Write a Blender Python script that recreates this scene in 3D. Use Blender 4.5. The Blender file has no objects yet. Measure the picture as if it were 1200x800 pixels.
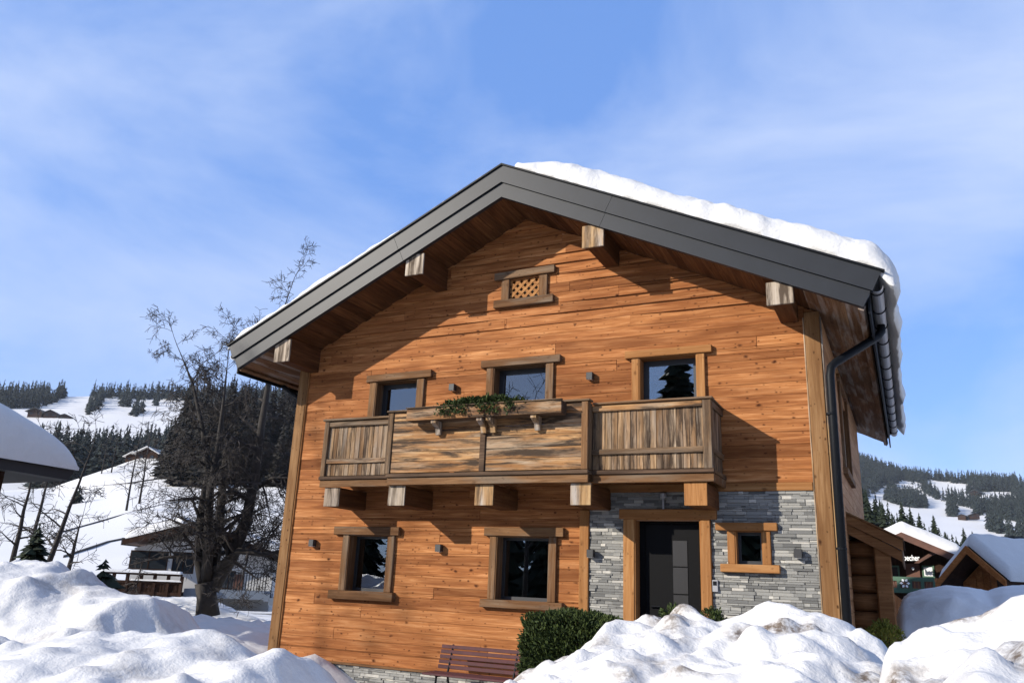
import bpy, bmesh, math, random
import numpy as np
from mathutils import Vector, Matrix

# ------------------------------------------------------------------ camera, sky, sun, exposure
scene = bpy.context.scene
COL = scene.collection
rad = math.radians
CAM = np.array([0.0, -12.5, 1.9])
YAW, PITCH, ROLL, FPX = rad(-26.176), rad(16.596), rad(2.3875), 940.8
_f = np.array([math.sin(YAW) * math.cos(PITCH), math.cos(YAW) * math.cos(PITCH), math.sin(PITCH)])
_r = np.array([math.cos(YAW), -math.sin(YAW), 0.0])
_u = np.cross(_r, _f)
_r, _u = math.cos(ROLL) * _r + math.sin(ROLL) * _u, -math.sin(ROLL) * _r + math.cos(ROLL) * _u
cam_data = bpy.data.cameras.new("camera")
cam = bpy.data.objects.new("camera", cam_data)
COL.objects.link(cam)
cam.matrix_world = Matrix(((_r[0], _u[0], -_f[0], CAM[0]), (_r[1], _u[1], -_f[1], CAM[1]),
                           (_r[2], _u[2], -_f[2], CAM[2]), (0, 0, 0, 1)))
cam_data.sensor_width = 36.0
cam_data.lens = FPX / 1200 * 36
cam_data.clip_start = 0.05
cam_data.clip_end = 20000
scene.camera = cam

SUN_AZ, SUN_EL = rad(41.5), rad(24.5)          # light travels towards +x+y and down
LIGHT = Vector((math.sin(SUN_AZ) * math.cos(SUN_EL), math.cos(SUN_AZ) * math.cos(SUN_EL), -math.sin(SUN_EL)))
world = bpy.data.worlds.new("World")
scene.world = world
world.use_nodes = True
wn, wl = world.node_tree.nodes, world.node_tree.links
wn.clear()
w_out = wn.new("ShaderNodeOutputWorld")
w_bg = wn.new("ShaderNodeBackground")
w_bg.inputs["Strength"].default_value = 0.115
sky = wn.new("ShaderNodeTexSky")
sky.sky_type = 'NISHITA'
sky.sun_disc = False
sky.sun_elevation = SUN_EL
sky.sun_rotation = math.atan2(-LIGHT.x, -LIGHT.y)
sky.altitude = 1500
sky.air_density = 1.0
sky.dust_density = 0.1
sky.ozone_density = 3.0
w_tc = wn.new("ShaderNodeTexCoord")
w_map = wn.new("ShaderNodeMapping")
w_map.inputs["Scale"].default_value = (1.0, 1.0, 2.2)
w_map.inputs["Location"].default_value = (-4.34, 4.14, 1.35)
w_no = wn.new("ShaderNodeTexNoise")
w_no.inputs["Scale"].default_value = 1.7
w_no.inputs["Detail"].default_value = 8
w_no.inputs["Roughness"].default_value = 0.56
w_no.inputs["Distortion"].default_value = 0.35
w_ramp = wn.new("ShaderNodeValToRGB")
w_ramp.color_ramp.elements[0].position = 0.36
w_ramp.color_ramp.elements[0].color = (0.0, 0.0, 0.0, 1)
w_ramp.color_ramp.elements[1].position = 0.72
w_ramp.color_ramp.elements[1].color = (0.95, 0.95, 0.95, 1)
w_tint = wn.new("ShaderNodeMix"); w_tint.data_type = 'RGBA'; w_tint.blend_type = 'MULTIPLY'
w_tint.inputs[0].default_value = 1.0
w_tint.inputs[7].default_value = (1.0, 1.08, 1.25, 1)
w_mix = wn.new("ShaderNodeMix"); w_mix.data_type = 'RGBA'
w_mix.inputs[7].default_value = (3.7, 4.35, 5.9, 1)
w_blue = wn.new("ShaderNodeMix"); w_blue.data_type = 'RGBA'
w_blue.inputs[0].default_value = 0.62
w_blue.inputs[7].default_value = (1.2, 2.45, 5.7, 1)
wl.new(w_tc.outputs["Generated"], w_map.inputs[0])
wl.new(w_map.outputs[0], w_no.inputs["Vector"])
wl.new(w_no.outputs["Fac"], w_ramp.inputs[0])
wl.new(w_ramp.outputs[0], w_mix.inputs[0])
wl.new(sky.outputs[0], w_tint.inputs[6])
wl.new(w_tint.outputs[2], w_blue.inputs[6])
wl.new(w_blue.outputs[2], w_mix.inputs[6])
wl.new(w_mix.outputs[2], w_bg.inputs["Color"])
wl.new(w_bg.outputs[0], w_out.inputs[0])

sun_data = bpy.data.lights.new("sun", 'SUN')
sun_data.energy = 5.0
sun_data.angle = rad(0.6)
sun_data.color = (1.0, 0.93, 0.82)
sun = bpy.data.objects.new("sun", sun_data)
sun.rotation_euler = LIGHT.to_track_quat('-Z', 'Y').to_euler()
sun.location = (-20, -25, 20)
COL.objects.link(sun)

scene.view_settings.view_transform = 'Standard'
scene.view_settings.look = 'None'
scene.view_settings.exposure = 0.66
scene.view_settings.gamma = 1.0
scene.view_settings.use_curve_mapping = False
scene.render.engine = 'CYCLES'
scene.cycles.use_denoising = True
scene.cycles.max_bounces = 6
scene.cycles.diffuse_bounces = 3
scene.cycles.glossy_bounces = 3
scene.cycles.transparent_max_bounces = 8

# ------------------------------------------------------------------ measuring helpers
def ray(x, y):
    return _r * (x - 600) / FPX - _u * (y - 400) / FPX + _f
def at_y(x, y, Y):
    d = ray(x, y); return CAM + d * (Y - CAM[1]) / d[1]
def at_z(x, y, Z):
    d = ray(x, y); return CAM + d * (Z - CAM[2]) / d[2]
def at_dist(x, y, D):
    d = ray(x, y); return CAM + d * D / math.hypot(d[0], d[1])
class Facing:
    """vertical plane through a point, u to the right along it, v away from the viewer"""
    def __init__(s, px, py, D, turn=0.0):
        s.P = at_dist(px, py, D)
        d = s.P - CAM
        a = math.atan2(d[0], d[1]) + turn
        s.n = np.array([math.sin(a), math.cos(a), 0.0])
        s.a = np.array([math.cos(a), -math.sin(a), 0.0])
    def uz(s, px, py, v=0.0):
        d = ray(px, py)
        t = ((s.P + s.n * v - CAM) @ s.n) / (d @ s.n)
        p = CAM + d * t
        return float((p - s.P) @ s.a), float(p[2])
    def w(s, u, v, z):
        p = s.P + s.a * u + s.n * v
        return (float(p[0]), float(p[1]), float(z))

# ------------------------------------------------------------------ numpy noise
_rng = np.random.RandomState(7)
_perm = _rng.permutation(512)
def _hash(ix, iy, seed):
    return _perm[(_perm[(ix + seed * 37) & 511] + iy) & 511]
_ang = _rng.rand(512) * 2 * np.pi
_gx, _gy = np.cos(_ang), np.sin(_ang)
def gnoise(x, y, seed=0):
    x = np.asarray(x, float); y = np.asarray(y, float)
    xi = np.floor(x).astype(int); yi = np.floor(y).astype(int)
    xf, yf = x - xi, y - yi
    u = xf * xf * xf * (xf * (xf * 6 - 15) + 10); v = yf * yf * yf * (yf * (yf * 6 - 15) + 10)
    def g(i, j):
        h = _hash(xi + i, yi + j, seed); return _gx[h] * (xf - i) + _gy[h] * (yf - j)
    a = g(0, 0) * (1 - u) + g(1, 0) * u
    b = g(0, 1) * (1 - u) + g(1, 1) * u
    return (a * (1 - v) + b * v) * 1.5
def fbm(x, y, o=4, seed=0, gain=0.5):
    s = 0; a = 1; f = 1
    for k in range(o):
        s = s + a * gnoise(x * f, y * f, seed + k); a *= gain; f *= 2.03
    return s
def billow(x, y, o=4, seed=0, gain=0.5):
    s = 0; a = 1; f = 1; c, sn = math.cos(0.6), math.sin(0.6)
    for k in range(o):
        s = s + a * np.abs(gnoise(x * f, y * f, seed + k)); a *= gain; f *= 2.03
        x, y = x * c - y * sn, x * sn + y * c
    return s
def sstep(a, b, x):
    t = np.clip((x - a) / (b - a), 0, 1); return t * t * (3 - 2 * t)

# ------------------------------------------------------------------ mesh building
class MB:
    def __init__(s): s.v = []; s.f = []; s.smooth = False
    def add(s, vs, fs):
        b = len(s.v); s.v.extend([tuple(map(float, q)) for q in vs]); s.f.extend([tuple(i + b for i in q) for q in fs]); return s
    def box(s, x0, x1, y0, y1, z0, z1, M=None):
        vs = [(x, y, z) for x in (x0, x1) for y in (y0, y1) for z in (z0, z1)]
        if M is not None: vs = [tuple(M @ Vector(q)) for q in vs]
        return s.add(vs, [(0, 1, 3, 2), (4, 6, 7, 5), (0, 4, 5, 1), (2, 3, 7, 6), (0, 2, 6, 4), (1, 5, 7, 3)])
    def cbox(s, x0, x1, y0, y1, z0, z1, c=0.006, M=None):
        """box with chamfered edges (all 12), 26 faces -> 44 triangles"""
        c = min(c, (x1 - x0) * .3, (y1 - y0) * .3, (z1 - z0) * .3)
        X, Y, Z = (x0, x1), (y0, y1), (z0, z1); vs = []; ix = {}
        for i in (0, 1):
            for j in (0, 1):
                for k in (0, 1):
                    sx, sy, sz = (c, -c)[i], (c, -c)[j], (c, -c)[k]
                    for ax in range(3):
                        p = [X[i] + sx, Y[j] + sy, Z[k] + sz]
                        p[ax] = (X[i], Y[j], Z[k])[ax]
                        ix[(i, j, k, ax)] = len(vs); vs.append(tuple(p))
        fs = []
        for i in (0, 1):
            q = [ix[(i, a, b, 0)] for a, b in ((0, 0), (0, 1), (1, 1), (1, 0))]; fs.append(q if i == 0 else q[::-1])
            q = [ix[(a, i, b, 1)] for a, b in ((0, 0), (1, 0), (1, 1), (0, 1))]; fs.append(q if i == 0 else q[::-1])
            q = [ix[(a, b, i, 2)] for a, b in ((0, 0), (0, 1), (1, 1), (1, 0))]; fs.append(q if i == 0 else q[::-1])
        for a in (0, 1):
            for b in (0, 1):
                fs.append([ix[(0, a, b, 1)], ix[(1, a, b, 1)], ix[(1, a, b, 2)], ix[(0, a, b, 2)]])
                fs.append([ix[(a, 0, b, 0)], ix[(a, 1, b, 0)], ix[(a, 1, b, 2)], ix[(a, 0, b, 2)]])
                fs.append([ix[(a, b, 0, 0)], ix[(a, b, 1, 0)], ix[(a, b, 1, 1)], ix[(a, b, 0, 1)]])
                for k in (0, 1): fs.append([ix[(a, b, k, 0)], ix[(a, b, k, 1)], ix[(a, b, k, 2)]])
        if M is not None: vs = [tuple(M @ Vector(q)) for q in vs]
        return s.add(vs, fs)
    def prism(s, poly, axis, a, b):
        """polygon of 2-D points extruded along an axis; axis 'y': (x,z), 'x': (y,z), 'z': (x,y)"""
        def P(q, t): return {'y': (q[0], t, q[1]), 'x': (t, q[0], q[1]), 'z': (q[0], q[1], t)}[axis]
        n = len(poly)
        return s.add([P(q, a) for q in poly] + [P(q, b) for q in poly],
                     [tuple(range(n)), tuple(range(2 * n - 1, n - 1, -1))] + [(i, i + n, (i + 1) % n + n, (i + 1) % n) for i in range(n)])
    def tube(s, pts, radii, n=8, cap=True):
        pts = [Vector(p) for p in pts]
        if not hasattr(radii, '__len__'): radii = [radii] * len(pts)
        rings = []; prev = None; base = len(s.v)
        for i, p in enumerate(pts):
            t = (pts[min(i + 1, len(pts) - 1)] - pts[max(i - 1, 0)])
            t = t.normalized() if t.length > 1e-9 else Vector((0, 0, 1))
            if prev is None: a = t.orthogonal().normalized()
            else:
                a = prev - t * prev.dot(t); a = a.normalized() if a.length > 1e-6 else t.orthogonal().normalized()
            prev = a; b = t.cross(a)
            for k in range(n):
                an = 2 * math.pi * k / n
                s.v.append(tuple(p + (a * math.cos(an) + b * math.sin(an)) * radii[i]))
        for i in range(len(pts) - 1):
            for k in range(n):
                q = base + i * n
                s.f.append((q + k, q + (k + 1) % n, q + n + (k + 1) % n, q + n + k))
        if cap and n > 2:
            s.f.append(tuple(base + k for k in range(n))[::-1]); s.f.append(tuple(base + (len(pts) - 1) * n + k for k in range(n)))
        return s
    def data(s, name, mat, recalc=True):
        me = bpy.data.meshes.new(name)
        me.from_pydata(s.v, [], s.f)
        if recalc and len(s.f) < 6000:
            bm = bmesh.new(); bm.from_mesh(me); bmesh.ops.recalc_face_normals(bm, faces=bm.faces); bm.to_mesh(me); bm.free()
        if s.smooth: me.polygons.foreach_set('use_smooth', [True] * len(me.polygons))
        if mat is not None: me.materials.append(mat)
        me.update(); return me
    def build(s, name, mat, parent=None, recalc=True):
        return link(bpy.data.objects.new(name, s.data(name, mat, recalc)), parent)

def link(o, parent=None):
    COL.objects.link(o)
    if parent is not None:
        o.parent = parent
        o.matrix_parent_inverse = Matrix.Translation(Vector(parent.location)).inverted()
    return o
def tag(o, label=None, cat=None, group=None, kind=None):
    if label: o['label'] = label
    if cat: o['category'] = cat
    if group: o['group'] = group
    if kind: o['kind'] = kind
    return o
def empty(name, loc, label, cat, group=None):
    o = bpy.data.objects.new(name, None); o.location = loc; o.empty_display_size = 0.2; COL.objects.link(o)
    return tag(o, label, cat, group)
def mesh_np(name, verts, faces, mat, smooth=False):
    me = bpy.data.meshes.new(name)
    me.from_pydata([tuple(map(float, p)) for p in verts], [], faces)
    if smooth: me.polygons.foreach_set('use_smooth', [True] * len(me.polygons))
    me.materials.append(mat); me.update()
    o = bpy.data.objects.new(name, me); COL.objects.link(o); return o
def grid_faces(nx, ny):
    i = np.arange(nx - 1)[:, None] * ny + np.arange(ny - 1)[None, :]
    return np.stack([i, i + ny, i + ny + 1, i + 1], -1).reshape(-1, 4).tolist()

# ------------------------------------------------------------------ materials
class NT:
    def __init__(s, name):
        s.m = bpy.data.materials.new(name); s.m.use_nodes = True; s.t = s.m.node_tree; s.n = s.t.nodes; s.l = s.t.links
        s.b = s.n["Principled BSDF"]
    def new(s, t, **k):
        q = s.n.new(t)
        for a, v in k.items(): setattr(q, a, v)
        return q
    def ln(s, a, b): s.l.new(a, b)
    def coords(s, scale=(1, 1, 1), rand=True, rot=(0, 0, 0)):
        tc = s.new("ShaderNodeTexCoord"); mp = s.new("ShaderNodeMapping"); mp.inputs["Scale"].default_value = scale
        mp.inputs["Rotation"].default_value = rot
        src = tc.outputs["Object"]
        if rand:
            oi = s.new("ShaderNodeObjectInfo"); mu = s.new("ShaderNodeMath", operation='MULTIPLY'); mu.inputs[1].default_value = 57.0
            s.ln(oi.outputs["Random"], mu.inputs[0])
            ad = s.new("ShaderNodeVectorMath", operation='ADD'); s.ln(src, ad.inputs[0]); s.ln(mu.outputs[0], ad.inputs[1]); src = ad.outputs[0]
        s.ln(src, mp.inputs[0]); return mp.outputs[0]
    def noise(s, vec, scale, detail=4, rough=0.55, dist=0.0):
        q = s.new("ShaderNodeTexNoise"); q.inputs["Scale"].default_value = scale; q.inputs["Detail"].default_value = detail
        q.inputs["Roughness"].default_value = rough; q.inputs["Distortion"].default_value = dist
        if vec is not None: s.ln(vec, q.inputs["Vector"])
        return q.outputs["Fac"]
    def ramp(s, fac, stops):
        q = s.new("ShaderNodeValToRGB"); e = q.color_ramp.elements
        while len(e) < len(stops): e.new(0.5)
        for k, (p, c) in enumerate(stops):
            e[k].position = p; e[k].color = tuple(c) + (1,) if len(c) == 3 else c
        s.ln(fac, q.inputs[0]); return q.outputs[0]
    def mix(s, fac, a, b, mode='MIX'):
        q = s.new("ShaderNodeMix", data_type='RGBA', blend_type=mode)
        for inp, v in ((0, fac), (6, a), (7, b)):
            if isinstance(v, (int, float)): q.inputs[inp].default_value = v
            elif isinstance(v, tuple): q.inputs[inp].default_value = v if len(v) == 4 else v + (1,)
            else: s.ln(v, q.inputs[inp])
        return q.outputs[2]
    def bump(s, h, strength=0.3, dist=0.01):
        q = s.new("ShaderNodeBump"); q.inputs["Strength"].default_value = strength; q.inputs["Distance"].default_value = dist
        s.ln(h, q.inputs["Height"]); s.ln(q.outputs[0], s.b.inputs["Normal"])
    def col(s, c): s.ln(c, s.b.inputs["Base Color"]) if not isinstance(c, tuple) else setattr(s.b.inputs["Base Color"], 'default_value', c + (1,) if len(c) == 3 else c)
    def set(s, **k):
        for a, v in k.items(): s.b.inputs[a].default_value = v
        return s
def plain(name, c, rough=0.6, metal=0.0, var=0.0, scale=6.0):
    t = NT(name); t.set(Roughness=rough, Metallic=metal)
    if var:
        n = t.noise(t.coords(), scale, 4)
        lo = tuple(x * (1 - var) for x in c); hi = tuple(min(1, x * (1 + var)) for x in c)
        t.col(t.ramp(n, [(0.3, lo), (0.7, hi)]))
    else: t.col(c)
    return t.m

def wood(name, axis, dark, mid, light, knots=0.6, vary=0.5, weather=0.0, grey=(0.33, 0.30, 0.27), grain=1.0, dark_streak=0.0):
    """grain runs along axis (0 x, 1 y, 2 z); tone differs from object to object"""
    t = NT(name); t.set(Roughness=0.78); t.b.inputs["Specular IOR Level"].default_value = 0.10
    sc = [26.0, 26.0, 26.0]; sc[axis] = 1.3
    v = t.coords(tuple(sc))
    g = t.noise(v, 1.0 * grain, 6, 0.65, 0.6)
    sc2 = [5.0, 5.0, 5.0]; sc2[axis] = 0.7
    v2 = t.coords(tuple(sc2))
    b = t.noise(v2, 1.0, 3, 0.5, 0.8)
    c = t.ramp(g, [(0.28, dark), (0.5, mid), (0.72, light)])
    c = t.mix(t.ramp(b, [(0.38, (0, 0, 0)), (0.70, (0.75, 0.75, 0.75))]), c, dark)
    oi = t.new("ShaderNodeObjectInfo")
    tone = t.ramp(oi.outputs["Random"], [(0.0, (1 - vary * .55, 1 - vary * .62, 1 - vary * .68)), (0.35, (0.97, 0.94, 0.92)), (0.7, (1.06, 1.06, 1.04)), (1.0, (1 + vary * .22, 1 + vary * .28, 1 + vary * .3))])
    c = t.mix(1.0, c, tone, 'MULTIPLY')
    if weather:
        w = t.noise(t.coords(tuple(x * .8 for x in sc2)), 1.3, 5, 0.6, 0.4)
        c = t.mix(t.ramp(w, [(0.5 - .3 * weather, (0, 0, 0)), (0.72 - .2 * weather, (0.9, 0.9, 0.9))]), c, t.mix(g, tuple(x * .55 for x in grey), tuple(x * 1.35 for x in grey)))
    if dark_streak:
        sc3 = [9.0, 9.0, 9.0]; sc3[axis] = 0.9
        w = t.noise(t.coords(tuple(sc3)), 1.0, 5, 0.7, 0.3)
        c = t.mix(t.ramp(w, [(0.46, (0, 0, 0)), (0.60, (dark_streak,) * 3)]), c, (0.045, 0.030, 0.020))
    h = g
    for sk_, lim, r0, r1, st_ in ((5.2, 0.30, .05, .17, 1.0), (11.0, 0.34, .07, .22, .9), (20.0, 0.22, .10, .28, .75)) if knots else ():
        sk = [sk_] * 3; sk[axis] = sk_ * .62
        vo = t.new("ShaderNodeTexVoronoi"); vo.inputs["Scale"].default_value = 1.0
        kv = t.coords(tuple(sk)); wv = t.new("ShaderNodeTexNoise"); wv.inputs["Scale"].default_value = 2.2; t.ln(kv, wv.inputs["Vector"])
        wa = t.new("ShaderNodeVectorMath", operation='MULTIPLY_ADD'); wa.inputs[1].default_value = (.25, .25, .25); t.ln(wv.outputs["Color"], wa.inputs[0]); t.ln(kv, wa.inputs[2])
        t.ln(wa.outputs[0], vo.inputs["Vector"])
        sep = t.new("ShaderNodeSeparateColor"); t.ln(vo.outputs["Color"], sep.inputs[0])     # only some cells carry a knot
        gt = t.new("ShaderNodeMath", operation='LESS_THAN'); gt.inputs[1].default_value = lim; t.ln(sep.outputs[0], gt.inputs[0])
        k = t.ramp(vo.outputs["Distance"], [(r0, (1, 1, 1)), (r1, (0, 0, 0))])
        mk = t.mix(1.0, t.mix(1.0, k, gt.outputs[0], 'MULTIPLY'), (knots * st_,) * 3, 'MULTIPLY')
        c = t.mix(mk, c, (dark[0] * .30, dark[1] * .24, dark[2] * .22))
    t.col(c); t.bump(h, 0.35, 0.004)
    return t.m

M = {}
M['siding'] = wood('larch_siding', 0, (0.150, 0.050, 0.016), (0.300, 0.118, 0.040), (0.48, 0.232, 0.098), knots=1.0, vary=0.70)
M['siding_y'] = wood('larch_siding_deep', 1, (0.26, 0.13, 0.06), (0.38, 0.21, 0.11), (0.46, 0.28, 0.16), knots=0.6, vary=0.5)
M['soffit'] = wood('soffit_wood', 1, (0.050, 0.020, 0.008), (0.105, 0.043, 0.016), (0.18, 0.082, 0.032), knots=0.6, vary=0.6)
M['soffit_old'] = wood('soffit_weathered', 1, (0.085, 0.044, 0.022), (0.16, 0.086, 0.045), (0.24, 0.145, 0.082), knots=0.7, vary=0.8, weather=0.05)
M['beam_y'] = wood('beam_wood', 1, (0.055, 0.021, 0.008), (0.10, 0.040, 0.015), (0.16, 0.072, 0.028), knots=0.5, vary=0.4)
M['end_grain'] = wood('bleached_end', 2, (0.22, 0.17, 0.12), (0.35, 0.29, 0.23), (0.46, 0.40, 0.33), knots=0.2, vary=0.25, dark_streak=0.9)
M['end_warm'] = wood('warm_end', 2, (0.22, 0.125, 0.055), (0.34, 0.215, 0.105), (0.43, 0.30, 0.165), knots=0.3, vary=0.25, weather=.2, dark_streak=0.75)
M['old_x'] = wood('weathered_trim', 0, (0.075, 0.035, 0.015), (0.145, 0.075, 0.034), (0.22, 0.125, 0.062), knots=0.5, vary=0.35, weather=0.1, grey=(0.16, 0.125, 0.09))
M['old_z'] = wood('weathered_jamb', 2, (0.075, 0.035, 0.015), (0.145, 0.075, 0.034), (0.22, 0.125, 0.062), knots=0.5, vary=0.35, weather=0.1, grey=(0.16, 0.125, 0.09))
M['new_x'] = wood('honey_trim', 0, (0.19, 0.080, 0.026), (0.29, 0.138, 0.050), (0.37, 0.20, 0.085), knots=0.6, vary=0.25)
M['new_z'] = wood('honey_post', 2, (0.19, 0.080, 0.026), (0.29, 0.138, 0.050), (0.37, 0.20, 0.085), knots=0.6, vary=0.25)
M['post_z'] = wood('corner_post_wood', 2, (0.11, 0.052, 0.020), (0.19, 0.102, 0.044), (0.26, 0.155, 0.076), knots=1.0, vary=0.1)
M['panel_z'] = wood('grey_panel_boards', 2, (0.11, 0.060, 0.028), (0.25, 0.155, 0.082), (0.42, 0.29, 0.175), knots=0.35, vary=0.8, weather=0.25, grey=(0.23, 0.19, 0.15), dark_streak=1.0)
M['panel_x'] = wood('streaked_boards', 0, (0.16, 0.070, 0.026), (0.31, 0.165, 0.070), (0.46, 0.29, 0.145), knots=0.4, vary=0.6, weather=0.15, grey=(0.29, 0.235, 0.17), dark_streak=1.0)
M['rail_x'] = wood('grey_rail', 0, (0.07, 0.040, 0.020), (0.15, 0.092, 0.050), (0.24, 0.16, 0.095), knots=0.3, vary=0.3, weather=0.15, grey=(0.17, 0.135, 0.10), dark_streak=0.75)
M['rail_z'] = wood('grey_rail_post', 2, (0.07, 0.040, 0.020), (0.15, 0.092, 0.050), (0.24, 0.16, 0.095), knots=0.3, vary=0.3, weather=0.15, grey=(0.17, 0.135, 0.10), dark_streak=0.75)
M['rail_y'] = wood('grey_rail_side', 1, (0.07, 0.040, 0.020), (0.15, 0.092, 0.050), (0.24, 0.16, 0.095), knots=0.3, vary=0.3, weather=0.15, grey=(0.17, 0.135, 0.10), dark_streak=0.75)
M['dark_x'] = wood('blackened_board', 0, (0.035, 0.022, 0.015), (0.08, 0.05, 0.032), (0.17, 0.11, 0.07), knots=0.2, vary=0.3)
M['log_x'] = wood('log_wood', 0, (0.12, 0.055, 0.022), (0.20, 0.098, 0.042), (0.27, 0.145, 0.066), knots=0.4, vary=0.3)
M['metal'] = plain('anthracite_sheet', (0.015, 0.017, 0.021), 0.48, 0.0, 0.12, 2.0)
M['metal'].node_tree.nodes['Principled BSDF'].inputs['Specular IOR Level'].default_value = 0.22
M['metal_dark'] = plain('black_metal', (0.006, 0.007, 0.009), 0.5, 0.0)
M['metal_dark'].node_tree.nodes['Principled BSDF'].inputs['Specular IOR Level'].default_value = 0.1
M['gutter'] = plain('zinc_gutter', (0.30, 0.30, 0.31), 0.45, 0.6)
M['frame'] = plain('anthracite_frame', (0.018, 0.019, 0.021), 0.45)
M['door'] = plain('black_door', (0.004, 0.004, 0.0045), 0.55)
M['door'].node_tree.nodes['Principled BSDF'].inputs['Specular IOR Level'].default_value = 0.08
M['lamp_body'] = plain('graphite_lamp', (0.016, 0.016, 0.017), 0.6)
M['white'] = plain('white_plastic', (0.75, 0.75, 0.74), 0.4)
M['linen'] = plain('pale_curtain', (0.62, 0.62, 0.62), 0.8)
M['interior'] = plain('room_dark', (0.05, 0.04, 0.035), 0.9)
M['yellow'] = plain('mustard_glaze', (0.55, 0.33, 0.04), 0.5)
M['red'] = plain('oxblood_paint', (0.050, 0.006, 0.008), 0.65, 0.0, 0.25, 12)
def glass_mat():
    t = NT('window_glass'); t.n.remove(t.b)
    out = t.n["Material Output"]
    gl = t.new("ShaderNodeBsdfGlossy"); gl.inputs["Roughness"].default_value = 0.0; gl.inputs["Color"].default_value = (0.9, 0.95, 1, 1)
    tr = t.new("ShaderNodeBsdfTransparent"); tr.inputs["Color"].default_value = (0.62, 0.66, 0.66, 1)
    fr = t.new("ShaderNodeFresnel"); fr.inputs["IOR"].default_value = 2.6
    mx = t.new("ShaderNodeMixShader")
    t.ln(fr.outputs[0], mx.inputs[0]); t.ln(tr.outputs[0], mx.inputs[1]); t.ln(gl.outputs[0], mx.inputs[2]); t.ln(mx.outputs[0], out.inputs[0])
    return t.m
M['glass'] = glass_mat()
def stone_mat(name, island):
    t = NT(name); t.set(Roughness=0.8)
    v = t.coords((14, 14, 60)); n = t.noise(v, 1.0, 5, 0.6)
    if island:
        ge = t.new("ShaderNodeNewGeometry"); r = ge.outputs["Random Per Island"]
    else:
        r = t.new("ShaderNodeObjectInfo").outputs["Random"]
    c = t.ramp(r, [(0.0, (0.095, 0.094, 0.090)), (0.3, (0.165, 0.162, 0.152)), (0.6, (0.225, 0.22, 0.205)), (0.88, (0.28, 0.27, 0.245)), (0.95, (0.40, 0.38, 0.34)), (1.0, (0.46, 0.43, 0.38))])
    c = t.mix(1.0, c, t.ramp(n, [(0.25, (0.62, 0.63, 0.64)), (0.75, (1.2, 1.2, 1.18))]), 'MULTIPLY')
    t.col(c); t.bump(n, 0.6, 0.008); return t.m
M['stone'] = stone_mat('quartzite_strip', False)
M['stone_mass'] = stone_mat('quartzite_strips', True)
def snow_mat(name, dirt=0.0, dscale=0.9, bump=0.5, fine=9.0, col=(0.58, 0.57, 0.555), loc=(0, 0, 0)):
    t = NT(name); t.set(Roughness=0.55); t.b.inputs["Specular IOR Level"].default_value = 0.3
    v = t.coords((1, 1, 1), rand=False)
    n1 = t.noise(v, fine, 7, 0.62, 0.2); n2 = t.noise(v, fine * 5, 4, 0.6)
    c = t.ramp(n1, [(0.3, tuple(x * .95 for x in col)), (0.7, col)])
    if dirt:
        mp = t.new("ShaderNodeMapping"); mp.inputs["Location"].default_value = loc; t.ln(v, mp.inputs[0])
        d1 = t.noise(mp.outputs[0], dscale, 2, 0.5, 0.3); d2 = t.noise(v, dscale * 9, 6, 0.7)
        m1 = t.ramp(d1, [(0.53, (0, 0, 0)), (0.66, (1, 1, 1))]); m2 = t.ramp(d2, [(0.36, (0, 0, 0)), (0.58, (1, 1, 1))])
        mm = t.mix(1.0, t.mix(1.0, m1, m2, 'MULTIPLY'), (dirt,) * 3, 'MULTIPLY')
        c = t.mix(mm, c, (0.12, 0.09, 0.065))
    t.col(c)
    ad = t.new("ShaderNodeMath", operation='MULTIPLY_ADD'); ad.inputs[1].default_value = 0.25; t.ln(n2, ad.inputs[0]); t.ln(n1, ad.inputs[2])
    t.bump(ad.outputs[0], bump, 0.05); return t.m
M['snow'] = snow_mat('clean_snow', 0, bump=0.55, fine=5.0, col=(0.54, 0.535, 0.525))
M['snow_yard'] = snow_mat('yard_snow', 0.35, 0.35, 0.4, 2.5)
M['snow_left'] = snow_mat('ploughed_snow', 0.4, 1.0, 0.5, 6.0)
M['snow_right'] = snow_mat('dirty_ploughed_snow', 1.0, 1.5, 0.55, 6.0)
M['snow_far'] = snow_mat('hill_snow', 0, bump=0.3, fine=0.02)
def leafy(name, lo, hi, rough=0.7):
    t = NT(name); t.set(Roughness=rough); t.b.inputs["Specular IOR Level"].default_value = 0.2
    ge = t.new("ShaderNodeNewGeometry"); t.col(t.ramp(ge.outputs["Random Per Island"], [(0.0, lo), (1.0, hi)])); return t.m
M['thuja'] = leafy('thuja_leaf', (0.016, 0.026, 0.007), (0.050, 0.070, 0.016))
M['box_leaf'] = leafy('boxwood_leaf', (0.07, 0.09, 0.012), (0.22, 0.22, 0.04))
M['fir'] = leafy('fir_needles', (0.007, 0.012, 0.007), (0.022, 0.030, 0.014))
M['fir_far'] = leafy('far_fir_needles', (0.008, 0.013, 0.012), (0.020, 0.027, 0.022))
M['larch_bare'] = leafy('bare_larch_twigs', (0.010, 0.0095, 0.008), (0.026, 0.023, 0.018))
M['bark'] = plain('dark_bark', (0.020, 0.016, 0.013), 0.9, 0, 0.4, 8)
M['twig'] = plain('twig_bark', (0.022, 0.017, 0.014), 0.9)
M['twig_pale'] = plain('pale_twig', (0.14, 0.11, 0.085), 0.9)

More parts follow.
